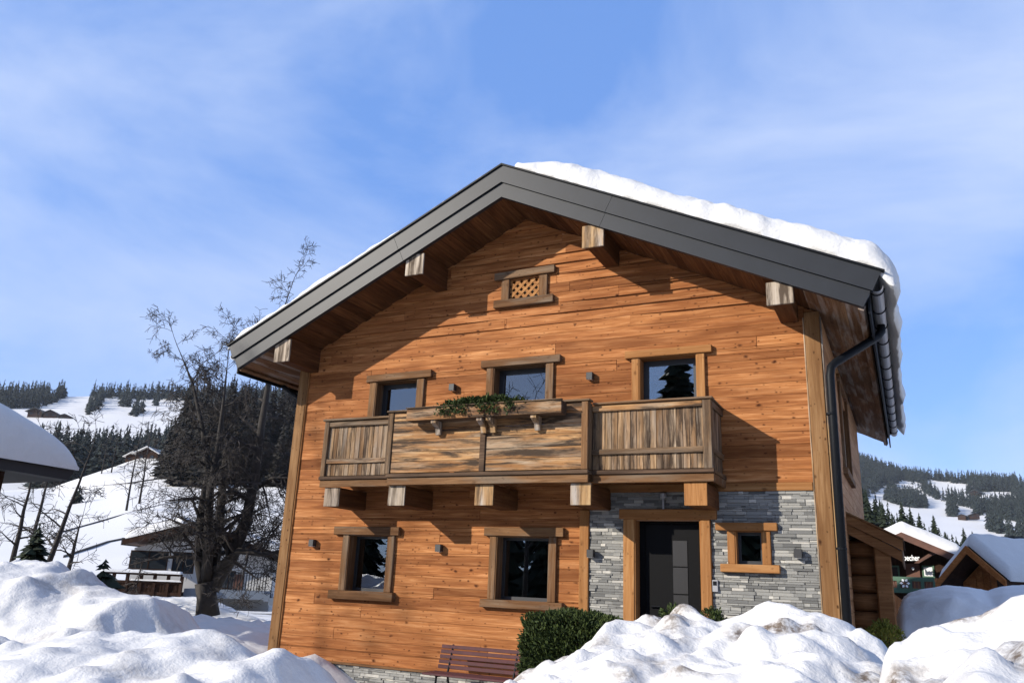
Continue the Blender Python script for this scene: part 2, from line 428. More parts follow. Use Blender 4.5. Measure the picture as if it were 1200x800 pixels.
# ------------------------------------------------------------------ ground and hills
def ground_z(X, Y):
    X = np.asarray(X, float); Y = np.asarray(Y, float)
    left = 0.62 - 0.55 * sstep(2, 14, Y) - 0.5 * sstep(14, 26, Y)
    z = np.where(X < -11.0, left, 0.35)
    k = sstep(-12.2, -11.0, X)
    z = left * (1 - k) + 0.35 * k
    clear = sstep(-9.6, -8.6, X) * sstep(-6.2, -5.0, Y) * (1 - sstep(0.5, 1.5, Y)) * (1 - sstep(-1.2, 0.2, X))
    z = z * (1 - clear) + 0.03 * clear
    road = 1 - sstep(-10.5, -8.5, Y)
    z = z * (1 - road) + 0.15 * road
    n = fbm(X * .5, Y * .5, 3, 3) * .10 + (billow(X * 1.6, Y * 1.6, 4, 9) - .3) * 0.16
    near = np.exp(-((X + 10) ** 2 + Y ** 2) / 30.0 ** 2)
    return z + n * (1 - clear * .85) * near
gs = np.linspace(-1, 1, 340)
def spread(c): return c + np.sinh(gs * 6.2) / math.sinh(6.2) * 3200
gx = np.sort(np.concatenate([spread(-14), np.arange(-24, 2, .16)])); gy = np.sort(np.concatenate([spread(2), np.arange(-4, 14, .16)]))
GX, GY = np.meshgrid(gx, gy, indexing='ij')
GZ = ground_z(GX, GY)
ground = mesh_np('ground', np.stack([GX, GY, GZ], -1).reshape(-1, 3), grid_faces(*GX.shape), M['snow_yard'], True)
tag(ground, kind='structure')

class Hill:
    """rows of (distance) against picture height at columns: a slope that rises away from the viewer"""
    def __init__(s, cols): s.cols = cols                    # list of (px, [(py, dist), ...]) near -> far
    def dist(s, px, py):
        xs = [c[0] for c in s.cols]
        ds = [np.interp(-py, [-q[0] for q in c[1]], [q[1] for q in c[1]]) for c in s.cols]
        return float(np.interp(px, xs, ds))
    def top(s, px): return float(np.interp(px, [c[0] for c in s.cols], [c[1][-1][0] for c in s.cols]))
    def bot(s, px): return float(np.interp(px, [c[0] for c in s.cols], [c[1][0][0] for c in s.cols]))
    def point(s, px, py): return at_dist(px, py, s.dist(px, py))
    def mesh(s, name, x0, x1, step, rows, mat, rough, back):
        xs = np.arange(x0, x1 + .1, step); V = []
        for i, x in enumerate(xs):
            t, b = s.top(x), s.bot(x)
            p = at_dist(x, b, s.dist(x, b) * .93); V.append((p[0], p[1], min(p[2], -1.5) - 1.5))
            for k in range(rows):
                y = b + (t - b) * k / (rows - 1)
                p = s.point(x, y); d = math.hypot(p[0], p[1] + 12.5)
                p = p + np.array([0, 0, float(fbm(p[0] / 60., p[1] / 60., 3, 5)) * rough * d])
                V.append(tuple(p))
            e = s.point(x, t); d = (e - CAM) * np.array([1, 1, 0]); d /= np.linalg.norm(d)
            V.append(tuple(e + d * back * .3 - np.array([0, 0, back * .03]))); V.append(tuple(e + d * back - np.array([0, 0, e[2] + 5])))
        o = mesh_np(name, V, grid_faces(len(xs), rows + 3), mat, True)
        return tag(o, kind='structure')
near_slope = Hill([(-400, [(700, 75), (668, 110), (630, 170), (600, 230)]), (60, [(700, 75), (650, 105), (605, 160), (571, 250)]),
                   (150, [(700, 75), (650, 100), (600, 150), (541, 260)]), (190, [(700, 75), (650, 100), (600, 145), (529, 270)]),
                   (350, [(700, 75), (650, 100), (600, 150), (505, 290)]), (700, [(700, 80), (650, 110), (620, 160), (600, 290)])])
near_slope.mesh('snow_slope', -400, 700, 6, 46, M['snow_far'], 0.0012, 120)
far_hill = Hill([(-500, [(640, 420), (545, 600), (500, 900), (468, 1250)]), (90, [(640, 420), (545, 600), (500, 900), (464, 1250)]),
                 (350, [(640, 420), (545, 600), (500, 900), (467, 1250)]), (640, [(640, 420), (600, 600), (540, 900), (500, 1400)]),
                 (800, [(660, 420), (640, 600), (600, 1000), (560, 1500)])])
far_hill.mesh('hill', -500, 800, 7, 60, M['snow_far'], 0.0010, 900)
mountain = Hill([(760, [(696, 330), (660, 600), (630, 950), (600, 1500)]), (940, [(696, 330), (650, 600), (600, 1150), (521, 1750)]), (1005, [(696, 330), (650, 600), (600, 1150), (541, 1750)]),
                 (1060, [(696, 330), (650, 600), (610, 1100), (558, 1750)]), (1105, [(698, 330), (655, 600), (615, 1100), (563, 1750)]),
                 (1190, [(702, 330), (660, 600), (620, 1100), (567, 1750)]), (1260, [(706, 330), (665, 600), (625, 1100), (577, 1750)]), (1800, [(730, 330), (690, 600), (660, 1100), (620, 1750)])])
mountain.mesh('mountain', 760, 1800, 6, 60, M['snow_far'], 0.0010, 1200)

# ------------------------------------------------------------------ the chalet
X0, X1, XA = -10.90, -0.92, -5.95            # wall ends and ridge
SL = 0.4755                                  # roof slope
SOF = 8.45                                   # soffit height at the ridge
YB = 9.2
def sof(x): return SOF - SL * abs(x - XA)
chalet = empty('chalet', (XA, 0, 0), 'large larch-clad chalet with gable roof, balcony and stone entrance wall', 'chalet')
WIN = {  # name: opening x0,x1,z0,z1
    'w1': (-9.28, -8.42, 1.62, 2.60), 'w2': (-6.24, -5.28, 1.60, 2.62), 'sw': (-2.30, -1.91, 2.27, 2.75), 'door': (-3.84, -2.81, 0.62, 2.91),
    'u1': (-8.98, -8.05, 3.62, 5.47), 'u2': (-6.45, -5.42, 3.62, 5.57), 'u3': (-3.75, -2.80, 3.62, 5.52), 'vent': (-6.21, -5.61, 6.83, 7.22)}
# backing wall with real openings
def wall_open(mb, x0, x1, zlo, ztop, opens, y0, y1):
    xs = sorted({x0, x1, XA} | {v for o in opens for v in o[:2]})
    for a, b in zip(xs, xs[1:]):
        m = (a + b) / 2; cuts = sorted([(o[2], o[3]) for o in opens if o[0] < m < o[1]])
        z = zlo
        for c0, c1 in cuts:
            mb.box(a, b, y0, y1, z, c0); z = c1
        mb.prism([(a, z), (b, z), (b, ztop(b)), (a, ztop(a))], 'y', y0, y1)
front = MB(); wall_open(front, X0 + .02, X1 - .02, 0.0, lambda x: sof(x) + .15, list(WIN.values()), 0.0, 0.22)
wall = front.build('front_wall', M['siding'], chalet)
rng = random.Random(11)
STX = -4.67                                   # stone begins right of here, below 3.36
def cut_rows(zlo, pitch, zones):
    """yield (x0,x1,z0,z1) plank pieces; zones are rectangles left free"""
    z = zlo
    while z < SOF - .05:
        z1 = z + pitch
        xa, xb = X0 + .22, X1 - .22
        ztop = z1
        half = (SOF - (z + .02)) / SL
        if half < 5: xa, xb = max(xa, XA - half), min(xb, XA + half)
        joints = sorted(rng.uniform(xa + .4, xb - .4) for _ in range(rng.choice((1, 1, 2)) if xb - xa > 5 else 1)) if xb - xa > 2.5 else []
        cuts = sorted({z, z1} | {q for o in zones for q in (o[2], o[3]) if z + .004 < q < z1 - .004})
        for c0, c1 in zip(cuts, cuts[1:]):
            mz = (c0 + c1) / 2
            seg = [(xa, xb)]
            for o in zones:
                if o[2] < mz < o[3]:
                    n = []
                    for a, b in seg:
                        if o[1] <= a or o[0] >= b: n.append((a, b))
                        else:
                            if o[0] > a: n.append((a, o[0]))
                            if o[1] < b: n.append((o[1], b))
                    seg = n
            for a, b in seg:
                js = [a] + [j for j in joints if a + .25 < j < b - .25] + [b]
                for p, q in zip(js, js[1:]):
                    if q - p > .03: yield p, q, c0, c1
        z = z1
zones = [WIN[k] for k in WIN] + [(STX, 0, 0, 3.38)]
for a, b, c, d in cut_rows(0.41, 0.19, zones):
    yo = -0.030 - rng.random() * .006
    mb = MB()
    za, zb = min(d, sof(a) + .04) - .0015, min(d, sof(b) + .04) - .0015
    if za < d - .002 or zb < d - .002:
        if min(za, zb) < c + .01:
            za, zb = max(za, c + .004), max(zb, c + .004)
        mb.prism([(a + .001, c + .0015), (b - .001, c + .0015), (b - .001, zb), (a + .001, za)], 'y', yo, -.001)
    else:
        mb.cbox(a + .001, b - .001, yo, -.001, c + .001, d - .001, .005)
    mb.build('siding_plank', M['siding'], wall)
# corner posts, dividing post and trims
def part(name, mat, parent, *b, c=.008, M_=None):
    return MB().cbox(*b, c, M_).build(name, mat, parent)
part('corner_post', M['post_z'], chalet, X0, X0 + .22, -.075, .22, 0.40, sof(X0) - .02)
part('corner_post', M['post_z'], chalet, X1 - .22, X1, -.075, .22, 0.05, sof(X1) - .02)
for x in (X1 - .245, X1 + .002): part('corner_fillet', M['end_warm'], chalet, x, x + .023, -.06, -.02, .3, sof(X1) - .1)
part('corner_fillet', M['new_z'], chalet, X0 + .222, X0 + .245, -.062, -.02, .41, sof(X0) - .1)
part('dividing_post', M['new_z'], chalet, -4.76, -4.60, -.07, .0, 0.05, 3.05)
part('trim_board', M['new_x'], chalet, -4.6, X1 - .25, -.058, -.002, 3.33, 3.45)
part('drip_board', M['old_x'], chalet, X0 + .22, -4.76, -.055, -.001, .375, .413, c=.004)
# stone cladding (entrance wall and plinth)
mass = MB(); singles = []
unit = MB().cbox(-.5, .5, -.5, .5, -.5, .5, .06).data('stone_strip', M['stone'])
def strips(xa, xb, za, zb, opens):
    z = za
    while z < zb - .01:
        h = rng.choice((.026, .034, .042, .050)); x = xa - rng.random() * .2
        while x < xb:
            w = rng.choice((rng.uniform(.06, .16), rng.uniform(.14, .34)))
            a, b = max(x, xa), min(x + w, xb)
            segs = [(a, b)]
            for o in opens:
                if o[2] < z + h * .5 < o[3]:
                    n = []
                    for p, q in segs:
                        if o[1] <= p or o[0] >= q: n.append((p, q)); continue
                        if o[0] > p: n.append((p, o[0]))
                        if o[1] < q: n.append((o[1], q))
                    segs = n
            for p, q in segs:
                if q - p > .02: yield p, q, z, min(z + h, zb)
            x += w
        z += h
so = [WIN['door'], WIN['sw'], (-4.02, -3.84, 0, 3.06), (-2.81, -2.66, 0, 3.06)]
cand = [s + (0,) for s in strips(-4.60, X1 - .23, .05, 3.33, so)] + [s + (1,) for s in strips(X0 + .1, -4.76, 0.02, .374, [])]
def shown(s): return (s[1] - s[0]) * (1 if (s[2] > 1.62 and s[4] == 0) else .0)
order = sorted(cand, key=shown, reverse=True)
for i, (a, b, c, d, base) in enumerate(order):
    y = -.022 - rng.random() * .024; 
    if base: y += .015
    if i < 300:
        o = link(bpy.data.objects.new('stone_strip', unit), wall)
        o.location = ((a + b) / 2, y / 2, (c + d) / 2); o.scale = (b - a - .003, abs(y), d - c - .003)
    else:
        mass.cbox(a + .0015, b - .0015, y, 0, c + .0015, d - .0015, .003)
sm = mass.build('stone_strips', M['stone_mass'], wall, recalc=True); sm['kind'] = 'stuff'
# side, back walls and inner floors
side = MB().box(X1 - .2, X1 - .022, .22, 3.0, 0, 6.0).box(X1 - .2, X1 - .022, 4.6, YB, 0, 6.0).box(X1 - .2, X1 - .022, 3.0, 4.6, 0, 4.2).box(X1 - .2, X1 - .022, 3.0, 4.6, 5.5, 6.0).build('side_wall', M['siding_y'], chalet)
z = 0.3
while z < 5.95:
    for a, b in (((.23, 3.0), (4.6, YB)) if 4.15 < z + .1 < 5.5 else ((.23, rng.uniform(4, 6)), (None, YB))):
        if a is None: a = e
        e = b
        part('siding_plank', M['siding_y'], side, X1 - .022, X1 + .008, a + .001, b - .001, z + .002, z + .188, c=.007)
    z += .19
MB().box(X0 + .022, X0 + .2, .22, YB, 0, 6.0).build('side_wall', M['siding_y'], chalet)
MB().prism([(X0, 0), (X1, 0), (X1, sof(X1)), (XA, SOF), (X0, sof(X0))], 'y', YB, YB + .2).build('back_wall', M['siding'], chalet)
MB().box(X0 + .2, X1 - .2, .22, YB, 3.2, 3.4).box(X0 + .2, X1 - .2, 2.6, 2.7, .1, 8.0 - 2.2).build('inner_floor', M['interior'], chalet)
# side window
wn_ = part('window', M['frame'], chalet, X1 - .16, X1 - .1, 3.0, 3.07, 4.2, 5.5)
for b in ((4.53, 4.6, 4.2, 5.5), (3.07, 4.53, 4.2, 4.27), (3.07, 4.53, 5.43, 5.5)): part('window_frame', M['frame'], wn_, X1 - .16, X1 - .1, *b)
MB().box(X1 - .135, X1 - .125, 3.07, 4.53, 4.27, 5.43).build('pane', M['glass'], wn_)
for b in ((2.84, 3.0, 4.05, 5.62), (4.6, 4.76, 4.05, 5.62)): part('jamb', M['old_z'], wn_, X1 - .1, X1 + .06, *b)
part('lintel', M['old_x'], wn_, X1 - .1, X1 + .07, 2.72, 4.88, 5.62, 5.75)
part('sill', M['old_x'], wn_, X1 - .1, X1 + .09, 2.72, 4.88, 3.93, 4.05)

def window(key, lint, sill, jw, mats, label, deep=.16, frame=.055, mull=False, tilt=0.0, sillz=None, outer=.085):
    """frame mesh is the part; pane, lintel, jambs, sill and lining are its pieces"""
    a, b, c, d = WIN[key]; mx, mz = mats
    fr = MB(); y0, y1 = deep - .05, deep
    fr.box(a, a + frame, y0, y1, c, d).box(b - frame, b, y0, y1, c, d).box(a + frame, b - frame, y0, y1, c, c + frame).box(a + frame, b - frame, y0, y1, d - frame, d)
    if mull: fr.box((a + b) / 2 - .03, (a + b) / 2 + .03, y0, y1, c + frame, d - frame)
    w = fr.build('window', M['frame'], chalet)
    if label: w['label'] = label
    MB().box(a + frame, b - frame, deep - .028, deep - .02, c + frame, d - frame).build('pane', M['glass'], w)
    T = Matrix.Translation((lint[0], 0, lint[2])) @ Matrix.Rotation(tilt, 4, 'Y') @ Matrix.Translation((-lint[0], 0, -lint[2]))
    part('lintel', M[mx], w, lint[0], lint[1], -outer - .03, .01, lint[2], lint[3], M_=T)
    jb = sill[3] if sill else c
    part('jamb', M[mz], w, a - jw, a, -outer, .01, jb, lint[2])
    part('jamb', M[mz], w, b, b + jw, -outer, .01, jb, lint[2])
    for q in ((a - .001, a + .014), (b - .014, b + .001)): part('reveal_board', M[mz], w, q[0], q[1], -outer + .012, deep - .05, c, d, c=.002)
    part('reveal_board', M[mx], w, a + .014, b - .014, -outer + .012, deep - .05, d - .014, d, c=.002)
    if sill: part('sill', M[mx], w, sill[0], sill[1], -outer - .05, .01, sill[2], sill[3])
    return w
OLD, NEW = ('old_x', 'old_z'), ('new_x', 'new_z')
w1 = window('w1', (-9.62, -8.18, 2.60, 2.745), (-9.60, -8.20, 1.47, 1.62), .14, OLD, None, deep=.20)
w2 = window('w2', (-6.47, -5.02, 2.62, 2.765), (-6.48, -5.01, 1.475, 1.60), .13, OLD, None, deep=.20)
sw = window('sw', (-2.58, -1.69, 2.75, 2.865), (-2.52, -1.68, 2.155, 2.27), .115, NEW, None, deep=.12)
u1 = window('u1', (-9.20, -7.74, 5.47, 5.61), None, .15, OLD, None, deep=.20, tilt=rad(-.6), frame=.10)
u2 = window('u2', (-6.70, -5.15, 5.57, 5.70), None, .14, OLD, None, deep=.20, frame=.10)
u3 = window('u3', (-3.99, -2.55, 5.52, 5.645), None, .13, NEW, None, deep=.18, frame=.10)
# things seen through the lower panes
for w, (a, b, c, d) in ((w1, WIN['w1']), (w2, WIN['w2'])):
    for zz, tt in ((c + .62 * (d - c) - .06, .016), (c + .12, .012)):
        part('glazing_bar', M['white'], w, a + .06, b - .06, .215, .235, zz, zz + tt, c=.002)
    MB().box(a + .16, b - .07, .245, .25, c + .08, c + .62 * (d - c) - .06).build('net_curtain', plain('net_curtain', (.030, .032, .035), .9), w)
part('flower_pot', M['yellow'], w1, -8.86, -8.60, .27, .42, 2.17, 2.42, c=.03)
# attic vent with lattice
a, b, c, d = WIN['vent']
vent = MB().box(a, b, .16, .2, c, d).build('attic_vent', M['interior'], chalet)
part('lintel', M['old_x'], vent, -6.51, -5.30, -.115, .01, 7.235, 7.375, M_=Matrix.Translation((-6.5, 0, 7.25)) @ Matrix.Rotation(rad(-.8), 4, 'Y') @ Matrix.Translation((6.5, 0, -7.25)))
part('jamb', M['old_z'], vent, -6.37, -6.21, -.085, .01, 6.83, 7.235); part('jamb', M['old_z'], vent, -5.61, -5.45, -.085, .01, 6.83, 7.235)
part('sill', M['old_x'], vent, -6.50, -5.31, -.125, .01, 6.685, 6.83)
cx, cz, hw, hh = (a + b) / 2, (c + d) / 2, (b - a) / 2, (d - c) / 2
for sgn, yy in ((1, -.026), (-1, -.0205)):
    for k in range(-6, 7):
        off = k * .15                      # line  z = sgn*x + off
        pts = []
        for t in np.linspace(-hw, hw, 61):
            if abs(sgn * t + off) <= hh: pts.append(t)
        if len(pts) < 4: continue
        t0, t1 = pts[0], pts[-1]
        Mx = Matrix.Translation((cx + (t0 + t1) / 2, yy, cz + sgn * (t0 + t1) / 2 + off)) @ Matrix.Rotation(-sgn * math.pi / 4, 4, 'Y')
        L = (t1 - t0) * math.sqrt(2) / 2
        MB().box(-L, L, -.0025, .0025, -.026, .026, Mx).build('lattice_slat', M['new_x'], vent)
# front door
a, b, c, d = WIN['door']
door = MB().box(a + .02, b - .02, .14, .19, c, d).build('door', M['door'], chalet)
part('door_leaf', M['door'], door, a + .12, b - .06, .115, .139, c + .05, d - .06)
for k in range(4):
    MB().box(-3.285, -3.06, .105, .114, 1.02 + k * .40, 1.40 + k * .40).build('pane', plain('door_glass', (.018, .017, .017), .35), door)
MB().tube([(-3.62, .10, 1.60), (-3.62, .075, 1.62), (-3.48, .075, 1.62)], .011).build('door_handle', M['metal_dark'], door)
part('lintel', M['new_x'], door, -4.08, -2.56, -.12, .01, 2.91, 3.06)
part('jamb', M['new_z'], door, -4.02, -3.84, -.09, .01, .3, 2.91); part('jamb', M['new_z'], door, -2.81, -2.66, -.09, .01, .3, 2.91)
for q in ((a - .001, a + .016), (b - .016, b + .001)): part('reveal_board', M['new_z'], door, q[0], q[1], -.075, .14, .4, 2.91, c=.002)
part('reveal_board', M['new_x'], door, a + .016, b - .016, -.075, .14, 2.894, 2.91, c=.002)
# small fittings on the wall
for x, z, y in ((-10.1, 2.44, 0), (-7.34, 2.40, 0), (-4.54, 2.37, -.03), (-1.42, 2.44, -.02), (-4.60, 5.27, 0), (-7.27, 5.25, 0)):
    l = part('wall_lamp', M['lamp_body'], chalet, x - .055, x + .055, y - .145, y - .045, z - .06, z + .06, c=.005)
    MB().box(x - .035, x + .035, y - .045, y - .02, z - .04, z + .04).build('lamp_bracket', M['metal_dark'], l)
    MB().box(x - .042, x + .042, y - .135, y - .055, z - .064, z - .0605).build('lamp_lens', M['white'], l)
bell = part('door_intercom', M['gutter'], chalet, -2.66, -2.575, -.075, -.035, 1.87, 2.04, c=.004)
MB().box(-2.645, -2.59, -.078, -.0755, 1.96, 2.02).build('speaker_grille', M['metal_dark'], bell)
sens = MB().tube([(-3.37, -.09, 3.06), (-3.37, -.09, 3.24)], .017, 8).build('door_light', M['gutter'], chalet)
MB().tube([(-3.37, -.09, 3.22), (-3.37, -.09, 3.25), (-3.37, -.09, 3.30), (-3.37, -.09, 3.32)], [.02, .055, .055, .02], 10).build('light_head', M['gutter'], sens)

# ---- roof
Yv = -1.10; YR = 10.5
CS = math.cos(math.atan(SL)); SN = math.sin(math.atan(SL))
EH = 5.93                                            # half span of the verge
TOPZ = 8.96
roof = MB().prism([(XA - EH + .25, SOF + .07 - SL * (EH - .25)), (XA, SOF + .07), (XA + EH - .25, SOF + .07 - SL * (EH - .25)), (XA + EH - .02, TOPZ - .03 - SL * (EH - .02)), (XA, TOPZ - .03), (XA - EH + .02, TOPZ - .03 - SL * (EH - .02))], 'y', -1.0, YR).build('roof', M['metal_dark'], chalet)
for s in (-1, 1):
    def sl(p, q, y0, y1, t0, t1):                    # slab in slope coordinates: p..q along the slope from the ridge, t0..t1 above soffit (perp)
        P = lambda a, t: (XA + s * (a * CS + t * SN), SOF - a * SN + t * CS)
        A = (XA, SOF + t0 / CS) if p == 0 else P(p, t0); D = (XA, SOF + t1 / CS) if p == 0 else P(p, t1)
        return MB().prism([A, P(q, t0), P(q, t1), D], 'y', y0, y1)
    Ls = (EH - .20) / CS
    # verge sheets: upper tier proud of lower one, a seam part way
    seam = 2.05 if s > 0 else 2.2
    dn = -.05 * CS
    for p, q in ((0, seam), (seam + .006, Ls)):
        sl(p, q + (.0 if q < Ls else .0), Yv, -.985, .205, .50).build('verge_sheet', M['metal'], roof)
        sl(p, q - (.0 if q < Ls else .03), Yv + .035, -.98, dn, .20).build('verge_sheet', M['metal'], roof)
    sl(0, Ls + .04, Yv - .03, -.95, .50, .53).build('verge_cap', M['metal_dark'], roof)
    # soffit boards run front to back
    k = 0; a = .0; nb = 31; pw = (Ls - .11) / nb
    for i in range(nb):
        p, q = a + i * pw, a + (i + 1) * pw
        over = XA + s * q * CS
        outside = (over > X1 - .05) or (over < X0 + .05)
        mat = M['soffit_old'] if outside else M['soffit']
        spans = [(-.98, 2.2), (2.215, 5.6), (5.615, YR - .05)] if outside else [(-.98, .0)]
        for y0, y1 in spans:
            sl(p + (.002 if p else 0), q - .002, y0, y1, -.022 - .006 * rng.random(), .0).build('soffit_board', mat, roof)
    sl(Ls - .1, Ls - .02, -.985, YR, -.075, .0).build('eave_board', M['old_x'] if s < 0 else M['soffit_old'], roof)
    xe = XA + s * (EH - .19)
    ze = SOF - SL * (EH - .19)
    MB().box(min(xe, xe + s * .03), max(xe, xe + s * .03), -.98, YR, ze - .10, ze + .34).build('eave_fascia', M['metal_dark'], roof)
    # gutter: open half round with brackets
    gxc, gzc, gr = xe + s * .13, ze + .27, .085
    g = MB(); N = 9
    for yy in (-1.02, YR - .02):
        for k in range(N): an = math.pi + math.pi * k / (N - 1); g.v.append((gxc + gr * math.cos(an), yy, gzc + gr * math.sin(an)))
        for k in range(N): an = math.pi + math.pi * k / (N - 1); g.v.append((gxc + (gr - .006) * math.cos(an), yy, gzc + (gr - .006) * math.sin(an)))
    for k in range(N - 1):
        g.f.append((k, k + 1, 2 * N + k + 1, 2 * N + k)); g.f.append((N + k, 3 * N + k, 3 * N + k + 1, N + k + 1))
        g.f.append((k, k + 1, N + k + 1, N + k)); g.f.append((2 * N + k, 3 * N + k, 3 * N + k + 1, 2 * N + k + 1))
    g.f.append((0, N, 3 * N, 2 * N)); g.f.append((N - 1, 3 * N - 1, 4 * N - 1, 2 * N - 1)) if False else None
    gut = g.build('gutter', M['gutter'], roof)
    for k in range(14 if s > 0 else 3):
        yb = -.9 + k * .84
        pts = [(gxc + (gr + .007) * math.cos(math.pi + math.pi * q / 8), yb, gzc + (gr + .007) * math.sin(math.pi + math.pi * q / 8)) for q in range(9)]
        MB().tube(pts, .011, 4).build('gutter_bracket', M['metal_dark'], gut)
# purlins and their bleached end boards
for off, w in ((-4.62, .3), (-1.73, .3), (1.73, .3), (4.62, .3)):
    xc = XA + off - .03
    zt = sof(xc); zb = {-4.62: 5.77, -1.73: 7.18, 1.73: 7.21, 4.62: 5.885}[off]
    pu = part('purlin', M['beam_y'], chalet, xc - .125, xc + .14, -.965, .0, zb + .015, zt + .02, c=.012)
    MB().cbox(xc - .19, xc + .19, -1.0, -.966, zb, zt - .03, .006).build('end_board', M['end_grain'] if off != 1.73 else M['end_warm'], pu)
# down pipe on the right corner
p0 = at_z(1041, 398, 5.72)
gxr, gzr = XA + EH - .06, SOF - SL * (EH - .19) + .19
pipe = MB(); pipe.smooth = True
pts = [(gxr, .55, gzr), (gxr, .55, gzr - .10), (gxr - .06, .48, gzr - .2), (-.74, -.08, 5.20), (-.80, -.14, 5.12), (-.82, -.16, 4.98), (-.845, -.16, .3)]
pipe.tube(pts, .062, 12).build('downpipe', M['metal_dark'], chalet)
for z in (4.4, 2.5, 1.2): MB().tube([(-.838, -.16, z), (-.838, -.16, z + .03)], .072, 12).build('pipe_clip', M['metal_dark'], chalet)
lp = [(-10.97, .45, .3), (-10.97, .45, 5.1), (-11.02, .42, 5.25), (-11.6, .3, 5.62), (-11.72, .3, 5.7), (-11.75, .3, 6.0)]
pl = MB(); pl.smooth = True; pl.tube(lp + [], .05, 10).build('downpipe', M['metal_dark'], chalet)

# ---- balcony
YS, YC = -.88, -1.02                                  # side bays and the bay in the middle
bal = MB().box(-9.44, -2.40, YS + .02, -.03, 3.50, 3.555).box(-7.9, -4.25, YC + .02, YS + .02, 3.502, 3.553).build('balcony', M['rail_y'], chalet)
for xc, mat in ((-9.17, 'end_grain'), (-7.73, 'end_grain'), (-6.06, 'end_warm'), (-4.41, 'end_warm'), (-2.69, 'new_z')):
    y0 = YC + .06 if -7.9 < xc < -4.2 else YS + .03
    part('bracket_beam', M['beam_y'], bal, xc - .165, xc + .165, y0 + .02, .0, 3.045, 3.37, c=.012)
    part('beam_end', M[mat], bal, xc - .166, xc + .166, y0, y0 + .0195, 3.04, 3.372, c=.005)
def bay(xa, xb, y):
    part('edge_board', M['old_x'], bal, xa, xb, y - .01, y + .03, 3.375, 3.50, c=.006)
    part('edge_strip', M['dark_x'], bal, xa - .01, xb + .01, y - .045, y + .03, 3.502, 3.56, c=.006)
bay(-9.44, -7.93, YS); bay(-7.90, -4.27, YC); bay(-4.24, -2.41, YS)
def vbay(xa, xb, y, n, side=False):
    w = (xb - xa) / n; x = xa
    for i in range(n):
        ww = w
        part('panel_board', M['panel_z'], bal, x + .002, x + ww - .002, y + .02 + .006 * rng.random(), y + .045, 3.575, 4.53, c=.004)
        x += ww
part('rail_post', M['rail_z'], bal, -9.44, -9.34, YS - .03, YS + .07, 3.56, 4.56)
vbay(-9.34, -7.99, YS, 14)
part('rail_board', M['rail_x'], bal, -9.34, -7.97, YS - .022, YS + .018, 4.455, 4.545)
part('mid_rail', M['panel_x'], bal, -9.34, -7.97, YS - .016, YS + .018, 3.79, 3.875)
part('rail_cap', M['rail_x'], bal, -9.47, -7.96, YS - .06, YS + .09, 4.562, 4.60)
part('rail_post', M['rail_z'], bal, -7.97, -7.86, YC - .02, YC + .09, 3.565, 4.62)
part('rail_cap', M['rail_x'], bal, -7.99, -4.24, YC - .05, YC + .12, 4.622, 4.655)
part('rail_post', M['dark_x'], bal, -6.14, -6.04, YC - .025, YC + .06, 3.565, 4.60)
part('rail_post', M['old_z'], bal, -4.38, -4.27, YC - .03, YC + .09, 3.565, 4.62)
for xa, xb in ((-7.86, -6.14), (-6.04, -4.38)):
    z = 3.575
    for i, h in enumerate((.19, .17, .20, .16, .17, .15)):
        if z + h > 4.615: h = 4.615 - z
        part('panel_board', M['panel_x'], bal, xa + .002, xb - .002, YC + .006 * rng.random(), YC + .03, z + .002, z + h - .002, c=.006); z += h
MB().box(-4.285, -4.265, YS, YC + .02, 3.57, 4.6).build('return_board', M['rail_z'], bal)
vbay(-4.36, -2.55, YS, 18)
part('rail_post', M['rail_z'], bal, -2.55, -2.42, YS - .03, YS + .08, 3.56, 4.575)
part('rail_board', M['panel_x'], bal, -4.26, -2.55, YS - .022, YS + .018, 4.475, 4.57)
part('mid_rail', M['rail_x'], bal, -4.26, -2.55, YS - .016, YS + .018, 3.80, 3.885)
part('rail_cap', M['old_x'], bal, -4.24, -2.39, YS - .06, YS + .09, 4.577, 4.61)
part('rail_cap', M['rail_y'], bal, -2.55, -2.40, YS + .09, -.035, 4.577, 4.609)
part('rail_board', M['rail_y'], bal, -2.45, -2.42, YS + .08, -.035, 4.475, 4.574); part('mid_rail', M['rail_y'], bal, -2.45, -2.425, YS + .08, -.035, 3.80, 3.885)
for k in range(7):
    y = YS + .10 + k * .108
    part('panel_board', M['panel_z'], bal, -2.49, -2.455, y, y + .10, 3.57, 4.50, c=.004)
part('edge_board', M['old_x'], bal, -2.445, -2.41, YS + .04, -.035, 3.375, 3.498); part('rail_board', M['rail_y'], bal, -9.44, -9.41, YS + .08, -.035, 4.475, 4.56)
for k in range(7):
    y = YS + .10 + k * .108
    part('panel_board', M['panel_z'], bal, -9.43, -9.395, y, y + .10, 3.57, 4.47, c=.004)
# flower box on brackets
bx0, bx1 = float(at_y(477, 480, YC - .28)[0]), float(at_y(658, 470, YC - .28)[0])
zt0 = float(at_y(658, 468, YC - .28)[2]); zb0 = zt0 - .20
fb = part('flower_box', M['panel_x'], chalet, bx0, bx1, YC - .285, YC - .26, zb0, zt0, c=.005)
part('box_side', M['rail_y'], fb, bx0, bx0 + .025, YC - .26, YC - .055, zb0, zt0); part('box_side', M['dark_x'], fb, bx1 - .025, bx1, YC - .26, YC - .055, zb0, zt0)
part('box_back', M['rail_x'], fb, bx0 + .025, bx1 - .025, YC - .08, YC - .055, zb0, zt0)
part('box_bottom', M['dark_x'], fb, bx0 + .025, bx1 - .025, YC - .26, YC - .08, zb0, zb0 + .03)
part('box_rim', M['rail_x'], fb, bx0 - .01, bx1 + .01, YC - .31, YC - .24, zt0 + .001, zt0 + .02, c=.004)
MB().box(bx0 + .03, bx1 - .03, YC - .255, YC - .085, zb0 + .03, zt0 - .03).build('soil', plain('soil', (.03, .02, .014), .95), fb)
